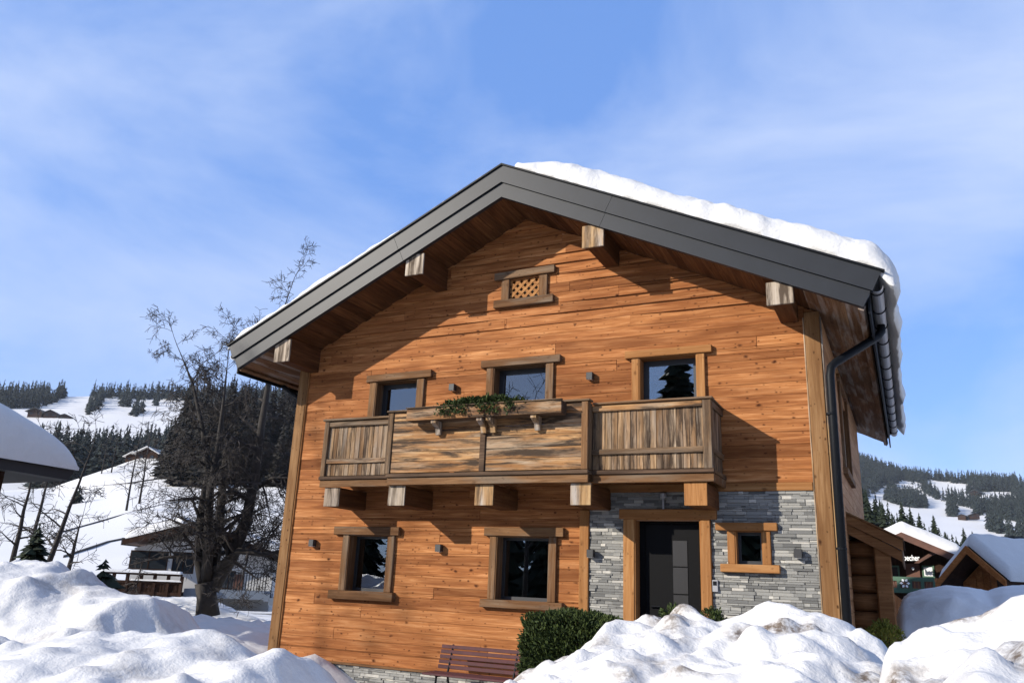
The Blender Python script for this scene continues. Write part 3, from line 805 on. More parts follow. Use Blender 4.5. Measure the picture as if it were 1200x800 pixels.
for px in (513, 566, 577, 629):
    x = float(at_y(px, 495, YC - .1)[0])
    MB().prism([(YC - .25, zb0 - .002), (YC - .02, zb0 - .002), (YC - .02, zb0 - .22), (YC - .07, zb0 - .22), (YC - .10, zb0 - .12), (YC - .25, zb0 - .05)], 'x', x - .045, x + .045).build('bracket', M['end_warm'], fb)

# ---- lean-to at the right side
LY = 2.6
lean = MB().prism([(X1, 3.16), (-.1, 2.70), (-.1, 2.80), (X1, 3.24)], 'y', LY + .05, LY + 3.6).build('lean_to', M['metal_dark'], chalet)
sx = .86; ang = math.atan2(.45, .86)
def slope_board(name, mat, h0, h1, y0, y1, ext=.0):
    MB().prism([(X1, 3.24 - h1), (-.05 + ext, 2.80 - h1), (-.05 + ext, 2.80 - h0), (X1, 3.24 - h0)], 'y', y0, y1).build(name, mat, lean)
slope_board('verge_board', M['log_x'], 0.0, .17, LY - .10, LY - .04, -.03); slope_board('verge_board', M['log_x'], .173, .34, LY - .07, LY - .02, -.06)
slope_board('roof_board', M['old_x'], -.03, -.002, LY - .13, LY + 3.6, -.01)
part('eave_board', M['old_z'], lean, -.12, -.09, LY - .02, LY + 3.5, 2.44, 2.74)
part('post', M['log_x'], lean, -.53, -.28, LY - .02, LY + .2, .2, 2.70, c=.02)
for k in range(9):
    z = .35 + k * .29
    l = MB(); l.smooth = True; l.tube([(X1, LY + .32, z), (-.45, LY + .32, z)], .148, 14).build('log', M['log_x'], lean)
MB().box(X1, -.4, LY + .4, LY + .5, .2, 3.0).build('inner_wall', M['interior'], lean)

# ------------------------------------------------------------------ snow lying on the big roof
def roof_snow(s, label):
    P = lambda a, y, t: (XA + s * (a * CS + t * SN), y, SOF - a * SN + t * CS)
    La = (EH - .19) / CS
    base = .535
    na, ny = 150, 150
    A = np.concatenate([np.linspace(0 if s > 0 else .05, La - .5, 100), np.linspace(La - .5, La, 50)[1:]]); na = len(A)
    Yg = np.concatenate([np.linspace(-1.06, -.3, 60), np.linspace(-.3, YR, 90)[1:]]); ny = len(Yg)
    AA, YY = np.meshgrid(A, Yg, indexing='ij')
    th = .44 if s > 0 else .26
    T = th + .05 * fbm(AA * .8, YY * .8, 4, 21 + s) + .035 * (billow(AA * 2.4, YY * 2.4, 4, 31 + s) - .3)
    # rounded front face, set back a hand from the verge, and a rounded lip past the eave
    fr = YY + 1.06 + .05 * fbm(AA * 1.5, YY * 0 + 3, 3, 41)
    T *= np.sqrt(np.clip(1 - (1 - np.clip(fr / .42, 0, 1)) ** 2, 0, 1)) * .97 + .03
    lip = (La - AA + .05 * fbm(YY * 1.7, AA * 0 + 1, 3, 51))
    T *= np.sqrt(np.clip(1 - (1 - np.clip(lip / .22, 0, 1)) ** 2, 0, 1)) * .68 + .32
    if s > 0: T *= 1 - .55 * np.exp(-(AA / .5) ** 2)
    else: T *= .55 + .45 * sstep(.2, 4, AA)
    bulge = (.17 if s > 0 else .08) * np.exp(-((La - AA) / .35) ** 2) * (1 + .35 * fbm(YY * 1.0, AA * .5, 3, 61) + .12 * fbm(YY * 6, AA * 5, 3, 65))
    XX = XA + s * ((AA + bulge) * CS + base * SN + .10 * T); ZZ = SOF - (AA + bulge) * SN + base * CS + T * 1.06
    droop = .20 * sstep(La - .32, La, AA) ** 1.5 * (1 if s > 0 else .3); ZZ = ZZ - droop
    n1 = gnoise(AA * 5, YY * 5, 71) * .012 + .02 * billow(AA * 5, YY * 5, 3, 77) * sstep(0, .4, YY + 1.1)
    top = np.stack([XX, YY, ZZ + n1], -1).reshape(-1, 3)
    Bx = XA + s * ((AA + bulge * .75) * CS + (base - .0) * SN); Bz = SOF - (AA + bulge * .75) * SN + base * CS - droop
    edge_i = [i * ny for i in range(na)] + [(na - 1) * ny + j for j in range(1, ny)] + [i * ny + ny - 1 for i in range(na - 2, -1, -1)]
    V = top.tolist(); F = grid_faces(na, ny)
    bot = np.stack([Bx, YY, Bz], -1).reshape(-1, 3)
    b0 = len(V); V += bot.tolist(); F += [tuple(i + b0 for i in q) for q in grid_faces(na, ny)]
    edge_i += [j for j in range(ny - 2, -1, -1)]
    for k in range(len(edge_i) - 1):
        F.append((edge_i[k], edge_i[k + 1], b0 + edge_i[k + 1], b0 + edge_i[k]))
    o = mesh_np('roof_snow', V, F, M['snow'], True)
    bm = bmesh.new(); bm.from_mesh(o.data); bmesh.ops.recalc_face_normals(bm, faces=bm.faces); bm.to_mesh(o.data); bm.free()
    return tag(o, label, 'snow', kind='stuff')
roof_snow(1, 'thick snow on the right slope of the large chalet roof, hanging over the gutter')
roof_snow(-1, 'thin visible edge of snow on the left slope of the large chalet roof')

# ------------------------------------------------------------------ ploughed snow banks
def soften(A, n):
    for _ in range(n):
        P_ = np.pad(A, 1, mode='edge'); A = (P_[:-2, 1:-1] + P_[2:, 1:-1] + P_[1:-1, :-2] + P_[1:-1, 2:] + 2 * P_[1:-1, 1:-1]) / 6
    return A
def bank(name, label, x0, x1, y0, y1, step, fun, mat, lump, seed, cat='snow bank', mid=.13, blur=3):
    xs = np.arange(x0, x1, step); ys = np.arange(y0, y1, step)
    X, Y = np.meshgrid(xs, ys, indexing='ij')
    H = fun(X + .10 * fbm(X * .9, Y * .9, 3, seed + 1), Y + .16 * fbm(X * .8 + 5, Y * .8, 3, seed + 2))
    edge = np.minimum(np.minimum(X - x0, xs[-1] - X), np.minimum(Y - y0, ys[-1] - Y))
    H = H * sstep(0, .8, edge) - .3 * (1 - sstep(0, .8, edge))
    amp = np.clip(H / .8, 0, 1)
    b = billow(X * 1.1, Y * 1.1, 5, seed + 3, .52)
    pit = np.clip(fbm(X * 1.7, Y * 1.7, 3, seed + 12) - .25, 0, 1)
    rough = lump * (b - .55) + lump * .5 * fbm(X * .7, Y * .7, 3, seed + 9) - lump * .9 * pit * pit + mid * (billow(X * 2.7, Y * 2.7, 4, seed + 17, .6) - .45) + mid * .4 * np.clip(fbm(X * 5.3, Y * 5.3, 3, seed + 25), -.2, .6)
    # clods: rounded lumps dropped here and there
    rl = np.random.RandomState(seed); area = (x1 - x0) * (y1 - y0)
    for k in range(int(area * 5 * mid / .13)):
        cx_, cy_, rr_ = rl.uniform(x0, x1), rl.uniform(y0, y1), .05 + .13 * rl.rand() ** 2.5
        i0, i1 = np.searchsorted(xs, (cx_ - rr_, cx_ + rr_)); j0, j1 = np.searchsorted(ys, (cy_ - rr_, cy_ + rr_))
        if i1 <= i0 or j1 <= j0: continue
        dd_ = ((xs[i0:i1, None] - cx_) ** 2 + (ys[None, j0:j1] - cy_) ** 2) / rr_ ** 2
        rough[i0:i1, j0:j1] += rr_ * .55 * np.sqrt(np.clip(1 - dd_, 0, 1))
    rough = soften(rough, blur) + .012 * billow(X * 11, Y * 11, 3, seed + 15)
    H = H + amp * (-.06 + rough)
    o = mesh_np(name, np.stack([X, Y, H], -1).reshape(-1, 3), grid_faces(len(xs), len(ys)), mat, True)
    return tag(o, label, cat, 'snow banks')
def crest(pts):
    q = sorted(pts); return [np.array([p[k] for p in q]) for k in range(3)]
def ridge(X, Y, c, wf, wb, flat=.25, floor=0.0):
    yc = np.interp(X, c[0], c[1]); zc = np.interp(X, c[0], c[2])
    d = Y - yc
    t = np.where(d < 0, np.clip(-d / wf, 0, 1), np.clip(d / wb, 0, 1))
    prof = np.where(d < 0, 1 - flat * t - (1 - flat) * t ** 3 * (3 - 2 * t), 1 - sstep(0, 1, t) )
    return zc * prof
def smax(a, b, k=.15):
    h = np.clip(.5 + .5 * (a - b) / k, 0, 1); return b * (1 - h) + a * h + k * h * (1 - h)
def cw(px, Y): return [tuple(at_y(x, y, Y if not isinstance(Y, list) else Y[i])) for i, (x, y) in enumerate(px)]
L1 = crest([(-22, -4.5, 1.6), (-16, -4.2, 1.75)] + cw([(0, 664), (30, 655), (60, 654), (100, 664), (112, 682), (135, 690), (185, 698)], -4.0) + [(-9.0, -4.0, 1.05), (-8.4, -4.0, .5), (-7.6, -4, .1)])
L2 = crest([(-16, -6.4, 1.3), (-11, -6.5, 1.2)] + cw([(0, 752), (60, 745), (130, 735), (200, 742), (240, 744), (300, 766), (332, 760), (352, 772), (372, 800)], -6.5) + [(-4.35, -6.5, .5), (-3.9, -6.5, .1)])
bank('snow_bank', 'broad lumpy snow bank filling the lower left corner', -18, -3.6, -11.2, -1.6, .045,
     lambda X, Y: smax(ridge(X, Y, L1, 3.0, 2.2), ridge(X, Y, L2, 3.6, 2.4, .22)), M['snow_left'], .14, 100, mid=.07, blur=4)
R1 = crest([(-4.3, -5.0, .2), (-3.9, -5.0, .65)] + cw([(600, 797), (640, 778), (700, 754), (722, 735), (737, 717), (775, 722), (800, 714), (850, 726), (890, 726), (930, 716), (965, 718), (1000, 738), (1030, 748)], -5.0) + [(0.1, -5.0, 1.3), (.7, -5, .9), (1.4, -5, .3)])
bank('snow_bank', 'tall clodded white snow bank in front of the entrance door', -4.8, 1.6, -11.0, -2.2, .035,
     lambda X, Y: ridge(X, Y, R1, 5.2, 1.9, .30), M['snow_right'], .12, 200)
R1b = crest([(-.55, -6.6, .3), (-.35, -6.6, 1.2)] + cw([(1035, 764), (1065, 754), (1100, 736), (1150, 721), (1200, 703)], -6.6) + [(1.4, -6.6, 2.1), (3, -6.6, 2.2), (6, -6.6, 2.0), (7, -6.6, .2)])
bank('snow_bank', 'soiled snow bank with brown dirt in the lower right corner', -.9, 7.2, -11.2, -3.2, .035,
     lambda X, Y: ridge(X, Y, R1b, 4.6, 2.2, .25), M['snow_right'], .11, 300)
R2 = crest([(-.75, 6.5, .2), (-.45, 6.5, 1.45)] + cw([(1052, 703), (1060, 693), (1078, 687), (1110, 683), (1135, 684), (1160, 690), (1175, 684), (1200, 682), (1230, 684)], 6.5) + [(4, 6.5, 2.2), (7, 6.5, 1.8), (9, 6.5, .2)])
bank('snow_bank', 'smooth bluish snow drift in the shade beside the lean-to', -1.0, 9.5, 2.5, 10.5, .06,
     lambda X, Y: ridge(X, Y, R2, 3.2, 2.5, .12), snow_mat('drift_snow', 0, bump=.4, fine=5.0, col=(.68, .675, .67)), .03, 400, mid=.02)  # lighter copy of the snow; skylight in the shade is put into its colour
L3 = crest([(-45, 9, .2)] + cw([(112, 700), (150, 700), (190, 698), (240, 698), (258, 706), (275, 716)], 9.0) + [(-16, 9, -.2)])
bank('snow_bank', 'low far snow bank in front of the white house and its fence', -34, -15.5, 5.0, 12.0, .12,
     lambda X, Y: ridge(X, Y, L3, 3.0, 2.0, .2), M['snow'], .15, 500, mid=.08, blur=1)

# ------------------------------------------------------------------ bench
def bench():
    t = empty('bench', (-6.25, -.55, .03), 'dark red slatted wooden bench with black metal legs against the plank wall', 'bench')
    bx0, bx1 = -7.02, -5.42
    for k in range(4): part('seat_slat', M['red'], t, bx0, bx1, -.92 + k * .105, -.83 + k * .105, .455, .485, c=.006)
    for k in range(5):
        z = .52 + k * .074; y = -.47 + k * .022
        part('back_slat', M['red'], t, bx0 + .02, bx1 - .02, y, y + .025, z, z + .056, c=.006)
    for x in (bx0 + .22, bx1 - .22):
        MB().tube([(x, -.90, .06), (x, -.84, .45)], .018, 6).build('leg', M['metal_dark'], t)
        MB().tube([(x, -.36, .06), (x, -.50, .45), (x, -.44, .60), (x, -.35, .88)], .018, 6).build('leg', M['metal_dark'], t)
        MB().tube([(x, -.86, .44), (x, -.50, .44)], .016, 6).build('leg_brace', M['metal_dark'], t)
        MB().tube([(x, -.86, .30), (x - .0, -.45, .12)], .010, 6).build('leg_brace', M['metal_dark'], t)
bench()

# ------------------------------------------------------------------ leafy plants
def leaf_cloud(name, mat, parent, pts, nrm, size, seed, spray=3, flat=.5):
    r = random.Random(seed); mb = MB()
    for p, n in zip(pts, nrm):
        p = Vector(p); n = Vector(n)
        for k in range(spray):
            d = (n + Vector((r.gauss(0, .6), r.gauss(0, .6), r.gauss(0.15, .6)))).normalized()
            s = d.cross(Vector((r.gauss(0, 1), r.gauss(0, 1), r.gauss(0, 1)))).normalized()
            L = size * r.uniform(.6, 1.5); w = L * flat * r.uniform(.35, .6)
            q = p + Vector((r.gauss(0, size * .4), r.gauss(0, size * .4), r.gauss(0, size * .4)))
            up = d.cross(s) * (L * .15)
            mb.add([q - s * w * .3, q + s * w * .3, q + d * L * .6 + s * w + up, q + d * L, q + d * L * .6 - s * w + up], [(0, 1, 2, 3, 4)])
    return mb.build(name, mat, parent, recalc=False)
def hedge(label, c, hx, hy, z0, z1, n, size, mat, seed, cat='hedge', nm='hedge', rnd=.25):
    r = random.Random(seed)
    t = empty(nm, (c[0], c[1], z0), label, cat)
    P, Nn = [], []
    for i in range(n):
        d = Vector((r.gauss(0, 1), r.gauss(0, 1), r.gauss(0, 1))).normalized()
        m = max(abs(d.x), abs(d.y), abs(d.z)); b = d / m
        k = b * (1 - rnd) + d * rnd * 1.15
        bump = 1 + .10 * float(gnoise(d.x * 3 + seed, d.z * 3 + d.y * 2, seed % 50)) + .05 * float(gnoise(d.x * 7, d.z * 7 + d.y * 5, 7))
        s = bump * (1 if r.random() < .55 else r.uniform(.3, 1))
        P.append((c[0] + k.x * hx * s, c[1] + k.y * hy * s, (z0 + z1) / 2 + k.z * (z1 - z0) / 2 * s)); Nn.append(d + Vector((0, 0, .35)))
    leaf_cloud('foliage', mat, t, P, Nn, size, seed)
    st = MB()
    for k in range(5):
        a = r.uniform(0, 6.28); st.tube([(c[0], c[1], z0 - .3), (c[0] + math.cos(a) * hx * .3, c[1] + math.sin(a) * hy * .3, (z0 + z1) / 2), (c[0] + math.cos(a) * hx * .6, c[1] + math.sin(a) * hy * .6, z0 + (z1 - z0) * .85)], [.03, .02, .008], 5)
    st.build('stem', M['bark'], t)
    core = MB()
    return t
hedge('dark green clipped thuja hedge beside the red bench', (-4.16, -1.75, 0), .60, .42, .25, 1.46, 16000, .048, M['thuja'], 3, rnd=.22)
q = at_y(790, 724, -4.55)
hedge('dark sprig of evergreen poking from the snow left of the door jamb', (float(at_y(788, 728, -4.4)[0]), -4.4, 0), .10, .1, 1.40, 1.70, 260, .035, M['thuja'], 5, 'bush', 'shrub', .8)
q = at_y(834, 720, -3.4)
hedge('small round evergreen bush in the snow below the intercom', (q[0], -3.4, 0), .13, .13, 1.25, float(q[2]) + .02, 900, .03, M['thuja'], 6, 'bush', 'shrub', .8)
q = at_y(1035, 740, 1.2)
hedge('bright green low bush at the foot of the lean-to post', (q[0] + .0, 1.2, 0), .27, .3, .5, float(q[2]) + .06, 2000, .04, M['box_leaf'], 8, 'bush', 'shrub', .8)
q = at_y(778, 786, -6.3)
hedge('tiny dark evergreen tip in the front slope of the entrance snow bank', (q[0], -6.0, 0), .06, .06, 1.25, float(q[2]) + .12, 220, .025, M['thuja'], 9, 'bush', 'shrub', .8)
# trailing evergreen in the flower box
rr = random.Random(5); P = []; Nn = []
for i in range(1500):
    px = rr.triangular(515, 622, 560); w = at_y(px, 470, YC - .17)
    x = float(w[0]); hgt = .12 * (1 - abs((px - 568) / 56) ** 3) * rr.random() ** .7
    y = YC - .17 + rr.uniform(-.12, .10)
    P.append((x, y, zt0 - .02 + max(hgt, 0) + .05 * float(gnoise(x * 5, 2, 4)))); Nn.append(Vector((rr.gauss(0, .5), -.5, .5)))
for i in range(130):
    px = rr.choice((520, 532, 543, 566, 578, 597)) + rr.gauss(0, 3); x = float(at_y(px, 480, YC - .3)[0])
    P.append((x, YC - .325, zt0 - rr.random() ** 1.6 * .14)); Nn.append(Vector((0, -.4, -.6)))
fp = empty('flower_box_plant', (-6.2, YC - .17, zt0 - .05), 'dark green trailing evergreen growing in the balcony flower box', 'plant')
leaf_cloud('foliage', M['thuja'], fp, P, Nn, .05, 14)
MB().tube([(-7.0, YC - .17, zt0 - .04), (-6.2, YC - .17, zt0 + .01), (-5.4, YC - .17, zt0 - .04)], .012, 5).build('stem', M['bark'], fp)

# ------------------------------------------------------------------ bare trees
def grow(mb, p, d, L, r0, lev, R, spread=.6, droop=0.0, kids=4, twig=.004):
    """one limb as a bent tapered tube, then its side shoots"""
    n = max(3, int(4 if lev > 1 else 3)); pts = [p]; rs = [r0]; q = p.copy(); e = d.normalized()
    for k in range(n):
        e = (e + Vector((R.gauss(0, .16), R.gauss(0, .16), R.gauss(0, .14) - droop * (k + 1) / n))).normalized()
        q = q + e * (L / n); pts.append(q.copy()); rs.append(max(twig, r0 * (1 - .8 * (k + 1) / n)))
    mb.tube(pts, rs, 5 if lev > 1 else 3, cap=False)
    if lev <= 0: return
    for k in range(kids if lev > 1 else kids + 1):
        f = R.uniform(.25, 1.0); i = min(int(f * n), n - 1); t = f * n - i
        b = pts[i].lerp(pts[i + 1], t); ax = (pts[i + 1] - pts[i]).normalized()
        s = ax.orthogonal().normalized(); s.rotate(Matrix.Rotation(R.uniform(0, 6.28), 3, ax))
        nd = (ax * R.uniform(.35, .9) + s * spread * R.uniform(.7, 1.3) + Vector((0, 0, .12 - droop * .4)))
        grow(mb, b, nd, L * R.uniform(.38, .62), max(twig, r0 * (1 - .75 * f) * .55), lev - 1, R, spread, droop, kids, twig)
def bare_tree(label, stems, R, mats=('bark', 'twig'), lev=2, kids=5, spread=.8, droop=0., side=1.8, nside=9, group=None, twig=.006, start=.25):
    """stems: list of (points, radii); every stem carries side limbs along its upper part"""
    b = stems[0][0][0]
    t = empty('bare_tree', tuple(b), label, 'tree', group)
    tr = MB(); tr.smooth = True
    for pts, rs in stems: tr.tube(pts, rs, 9)
    tr.build('trunk', M[mats[0]], t, recalc=False)
    cr = MB()
    for pts, rs in (stems[1:] if len(stems) > 1 else stems):
        V = [Vector(p) for p in pts]; seg = [(V[i + 1] - V[i]).length for i in range(len(V) - 1)]; tot = sum(seg)
        for k in range(nside):
            f = start + (1 - start) * (k + R.random()) / nside; s = f * tot; i = 0
            while i < len(seg) - 1 and s > seg[i]: s -= seg[i]; i += 1
            ax = (V[i + 1] - V[i]).normalized(); p = V[i].lerp(V[i + 1], min(1, s / seg[i])); rad_ = rs[i] + (rs[i + 1] - rs[i]) * min(1, s / seg[i])
            sd = ax.orthogonal().normalized(); sd.rotate(Matrix.Rotation(R.uniform(0, 6.28), 3, ax))
            grow(cr, p, ax * R.uniform(.2, .7) + sd + Vector((0, 0, .25 - droop)), side * R.uniform(.6, 1.25) * (1.1 - .5 * f), max(twig * 1.5, rad_ * .5), lev, R, spread, droop, kids, twig)
        grow(cr, V[-1], ax, side * .8, rs[-1], lev, R, spread * .8, droop * .5, kids, twig)
    cr.build('crown', M[mats[1]], t, recalc=False)
    return t
TD = 28.0
def st(pxs, r): return [tuple(at_dist(x, y, TD + k)) for x, y, k in pxs], [q * .76 for q in r]
R = random.Random(21)
stems = [st([(243, 722, 0), (242, 700, 0), (240, 682, 0)], [.50, .40, .42]),
         st([(240, 688, 0), (233, 655, .2), (236, 600, .3), (244, 555, .2), (238, 505, .4), (226, 450, .6), (212, 415, .8)], [.26, .22, .19, .15, .11, .06, .02]),
         st([(242, 686, 0), (244, 625, -.3), (246, 575, -.3), (256, 520, -.5), (262, 470, -.6), (266, 430, -.8)], [.24, .2, .16, .12, .07, .02]),
         st([(246, 686, 0), (256, 625, .6), (261, 565, .8), (266, 520, 1.), (262, 470, 1.1)], [.28, .22, .17, .12, .03]),
         st([(248, 690, 0), (272, 652, 0), (288, 612, -.2), (299, 555, -.3), (306, 500, -.3), (316, 440, -.2), (326, 385, 0), (338, 345, .2)], [.32, .27, .24, .2, .16, .11, .06, .02]),
         st([(252, 668, 0), (280, 645, -.5), (315, 650, -.8), (345, 640, -1)], [.2, .14, .1, .05]),
         st([(296, 575, 0), (318, 560, -.5), (345, 560, -.9)], [.12, .08, .03])]
bare_tree('large dark bare tree with several stems beside the left corner of the chalet', stems, R, lev=3, kids=5, side=1.8, nside=18, droop=.15, spread=.95, twig=.0068, start=.10)
R = random.Random(5)
def simple(px, py, D, h, lean=(0, 0), r=.09, n=6):
    p = at_dist(px, py, D); pts = []
    for k in range(n + 1):
        f = k / n; pts.append((p[0] + lean[0] * f * h + R.gauss(0, .04) * h * f * .3, p[1] + lean[1] * f * h, p[2] + f * h))
    return [(pts, [r * (1 - .9 * k / n) for k in range(n + 1)])]
for (px, py, D, h, ln, lab) in ((12, 668, 30, 3.6, (.05, 0), 'bare shrubby tree under the left edge eave, leftmost of the bare row'),
                               (30, 668, 33, 4.2, (-.02, .05), 'thin bare tree behind the small dark spruce at the left edge'),
                               (52, 672, 28, 3.9, (.22, .05), 'slender leaning birch-like bare tree right of the small dark spruce'),
                               (78, 675, 32, 2.0, (.12, 0), 'low bare shrub in the snow between the birch and the white house')):
    bare_tree(lab, simple(px, py, D, h, ln), R, ('twig', 'twig'), lev=2, kids=4, side=1.15, nside=10, droop=.16, spread=.9, group='bare trees at the left edge', twig=.007, start=.12)
for (px, py, D, h, lab) in ((148, 598, 150, 15, 'tall thin bare larch on the snow slope above the white house roof, left one'), (163, 590, 152, 14, 'tall thin bare larch on the snow slope above the white house roof, right one'),
                            (118, 560, 240, 11, 'pale bare tree on the snow crest left of the hut'), (130, 556, 240, 12, 'pale bare tree on the snow crest nearest the hut')):
    bare_tree(lab, simple(px, py, D, h, r=.2), R, ('twig', 'twig'), lev=1, kids=4, side=3.0, nside=14, droop=.1, spread=.8, group='bare trees on the slope', twig=.03, start=.15)
# trees of the garden behind the viewer: they shade the left of the front and stand in the window reflections
for (x, y, h, lab, nn) in ((-24.4, -16.5, 14.5, 'bare garden tree left of the viewer shading the left bank', 12), (-18.5, -27.5, 14, 'bare tree behind the viewer mirrored in the middle upper window', 12), (-23.0, -26.5, 13, 'second bare tree behind the viewer mirrored in the middle upper window', 12)):
    pts = [(x + .3 * math.sin(k * 1.3) * k / 6, y + .3 * math.cos(k * 2.1) * k / 6, .1 + h * .8 * k / 6) for k in range(7)]
    bare_tree(lab, [(pts, [.15 * (1 - .85 * k / 6) for k in range(7)])], R, lev=2, kids=5, side=3.4, nside=nn, droop=.02, spread=.9, twig=.012, start=.3, group='garden trees behind the viewer')

# ------------------------------------------------------------------ conifers
def fir_mesh(mb, p, h, w, R, layers=12, blades=11, z0=.12):
    """whorls of drooping boughs, each bough two ragged leaves"""
    x, y, z = p
    for k in range(layers):
        f = (k + R.random() * .5) / layers; zz = z + h * (z0 + (1 - z0) * f); rad_ = w * (1 - f) ** .85 * R.uniform(.8, 1.1) + w * .03
        a0 = R.uniform(0, 6.28)
        for b in range(blades):
            a = a0 + 6.283 * b / blades + R.gauss(0, .2); rr_ = rad_ * R.uniform(.55, 1.2)
            zz = z + h * (z0 + (1 - z0) * min(.985, max(0, f + R.uniform(-.55, .55) / layers)))
            ca, sa = math.cos(a), math.sin(a); tw = rr_ * R.uniform(.28, .42); dz = h / layers
            tip = (x + ca * rr_, y + sa * rr_, zz - rr_ * R.uniform(.15, .45)); root = (x, y, zz + dz * .55)
            m1 = (x + ca * rr_ * .55 - sa * tw, y + sa * rr_ * .55 + ca * tw, zz - rr_ * .25); m2 = (x + ca * rr_ * .55 + sa * tw, y + sa * rr_ * .55 - ca * tw, zz - rr_ * .25)
            mb.add([root, m1, tip, m2, (x + ca * rr_ * .5, y + sa * rr_ * .5, zz + dz * .12)], [(0, 1, 4), (1, 2, 4), (2, 3, 4), (3, 0, 4)])
    mb.add([(x - w * .03, y, z + h * .9), (x + w * .03, y, z + h * .9), (x, y, z + h * 1.03)], [(0, 1, 2)])
def fir(name, label, p, h, w, R, mat='fir', layers=14, blades=12, group=None):
    t = empty(name, tuple(map(float, p)), label, 'tree', group)
    MB().tube([tuple(p), (p[0], p[1], p[2] + h * .9)], [h * .018, h * .004], 6).build('trunk', M['bark'], t)
    mb = MB(); fir_mesh(mb, p, h, w, R, layers, blades, .06); mb.build('crown', M[mat], t, recalc=False); return t
R = random.Random(77)
# row of spruces in the dip on the left hill
row = [(47, 512), (56, 506), (66, 503), (76, 501), (87, 504), (98, 500), (108, 502), (117, 505), (127, 500), (137, 501), (148, 505), (158, 512), (170, 506), (181, 500)]
words = ['first', 'second', 'third', 'fourth', 'fifth', 'sixth', 'seventh', 'eighth', 'ninth', 'tenth', 'eleventh', 'twelfth', 'thirteenth', 'fourteenth']
for i, (px, py) in enumerate(row):
    D = 470 + R.uniform(-25, 25); b = at_dist(px, 585, D); tp = at_dist(px, py, D)
    fir('spruce_tree', words[i] + ' spruce from the left in the dark row across the hill', b, tp[2] - b[2], 9.0, R, 'fir_far', 22, 11, 'spruces in the row on the hill')
for i, (px, py, by, D) in enumerate([(1014, 560, 660, 150), (1022, 578, 660, 140), (1031, 584, 665, 150), (1041, 590, 665, 145), (1051, 600, 665, 135), (1063, 588, 665, 140), (1073, 594, 665, 150), (1083, 601, 665, 145), (1100, 603, 665, 140), (1113, 626, 665, 150), (1134, 618, 665, 160), (1144, 622, 665, 160)]):
    b = at_dist(px, by, D); tp = at_dist(px, py, D)
    fir('spruce_tree', words[i] + ' dark spruce from the lean-to in the row behind the brown house', b, tp[2] - b[2], (tp[2] - b[2]) * .26, R, 'fir', 24, 13, 'spruces behind the brown house')
b = at_dist(36, 668, 27); fir('spruce_tree', 'small dark spruce among bare shrubs at the left edge above the snow bank', b, at_dist(38, 612, 27)[2] - b[2], .62, R, 'fir', 14, 11)
b = at_dist(116, 700, 24); fir('spruce_tree', 'squat dark young spruce behind the left snow bank by the white house', b, at_dist(113, 655, 24)[2] - b[2], .75, R, 'fir', 7, 12)
b = at_dist(90, 592, 190); fir('spruce_tree', 'lone small cone-shaped spruce on the snow slope left of the hut', b, at_dist(92, 568, 190)[2] - b[2], 1.9, R, 'fir_far', 10, 10)
b = np.array([-9.6, -25.5, .1]); fir('spruce_tree', 'tall spruce behind the viewer mirrored in the right upper window', b, 16.0, 3.0, R, 'fir', 70, 8)
def in_poly(x, y, P):
    c = False; j = len(P) - 1
    for i in range(len(P)):
        if (P[i][1] > y) != (P[j][1] > y) and x < (P[j][0] - P[i][0]) * (y - P[i][1]) / (P[j][1] - P[i][1]) + P[i][0]: c = not c
        j = i
    return c
def wood_mass(name, label, hill, polys, R, h, w, mat='fir_far', layers=5, blades=6):
    mb = MB()
    for poly, n in polys:
        xs = [p[0] for p in poly]; ys = [p[1] for p in poly]; k = 0; tries = 0
        while k < n and tries < n * 40:
            tries += 1
            x, y = R.uniform(min(xs), max(xs)), R.uniform(min(ys), max(ys))
            if not in_poly(x, y, poly): continue
            y = min(max(y, hill.top(x) + .1), hill.bot(x) - .1)
            p = hill.point(x, y); p[2] -= 1.5; hh = h * R.uniform(.65, 1.25); fir_mesh(mb, p, hh, w * R.uniform(.8, 1.2), R, layers, blades, .02); k += 1
    return tag(mb.build(name, M[mat], None, recalc=False), label, 'forest', None, 'stuff')
R = random.Random(31)
mb = MB()
for k in range(90):
    px = R.uniform(985, 1150); D = R.uniform(165, 215); b = at_dist(px, 668, D); lim = np.interp(px, [985, 1010, 1035, 1060, 1085, 1110, 1130, 1150], [535, 556, 580, 598, 606, 618, 632, 640])
    hh = (at_dist(px, lim + R.uniform(0, 22), D)[2] - b[2]); fir_mesh(mb, b, hh, max(2.2, hh * .2), R, 14, 10, .0)
tag(mb.build('forest', M['fir'], None, recalc=False), 'dark spruce wood at the foot of the right mountain behind the spruce row', 'forest', None, 'stuff')
wood_mass('forest', 'dark forest patches along the skyline of the left hill', far_hill,
          [([(-60, 462), (0, 464), (40, 462), (80, 463), (64, 472), (45, 478), (0, 479), (-60, 480)], 420), ([(103, 463), (200, 462), (350, 464), (350, 474), (180, 468), (120, 467)], 380),
           ([(117, 466), (121, 469), (113, 480), (103, 486), (101, 480)], 45), ([(141, 468), (153, 467), (153, 477), (143, 477)], 22), ([(152, 482), (167, 480), (168, 487), (154, 488)], 14), ([(176, 470), (184, 470), (184, 476)], 5), ([(205, 470), (350, 470), (350, 486), (240, 484)], 150), ([(0, 486), (12, 489), (0, 489)], 4)], R, 21, 6.0)
wood_mass('forest', 'dark copse on the left hill behind the large bare tree', near_slope,
          [([(186, 545), (215, 530), (260, 515), (350, 508), (350, 575), (300, 566), (195, 572)], 120)], R, 22, 3.8, 'larch_bare', 26, 12)
wood_mass('forest', 'spruce wood in the dip behind the spruce row on the left hill', far_hill,
          [([(40, 538), (190, 538), (190, 600), (40, 600)], 420), ([(155, 535), (200, 520), (215, 560), (160, 570)], 90)], R, 24, 7.0, 'fir_far', 9, 8)
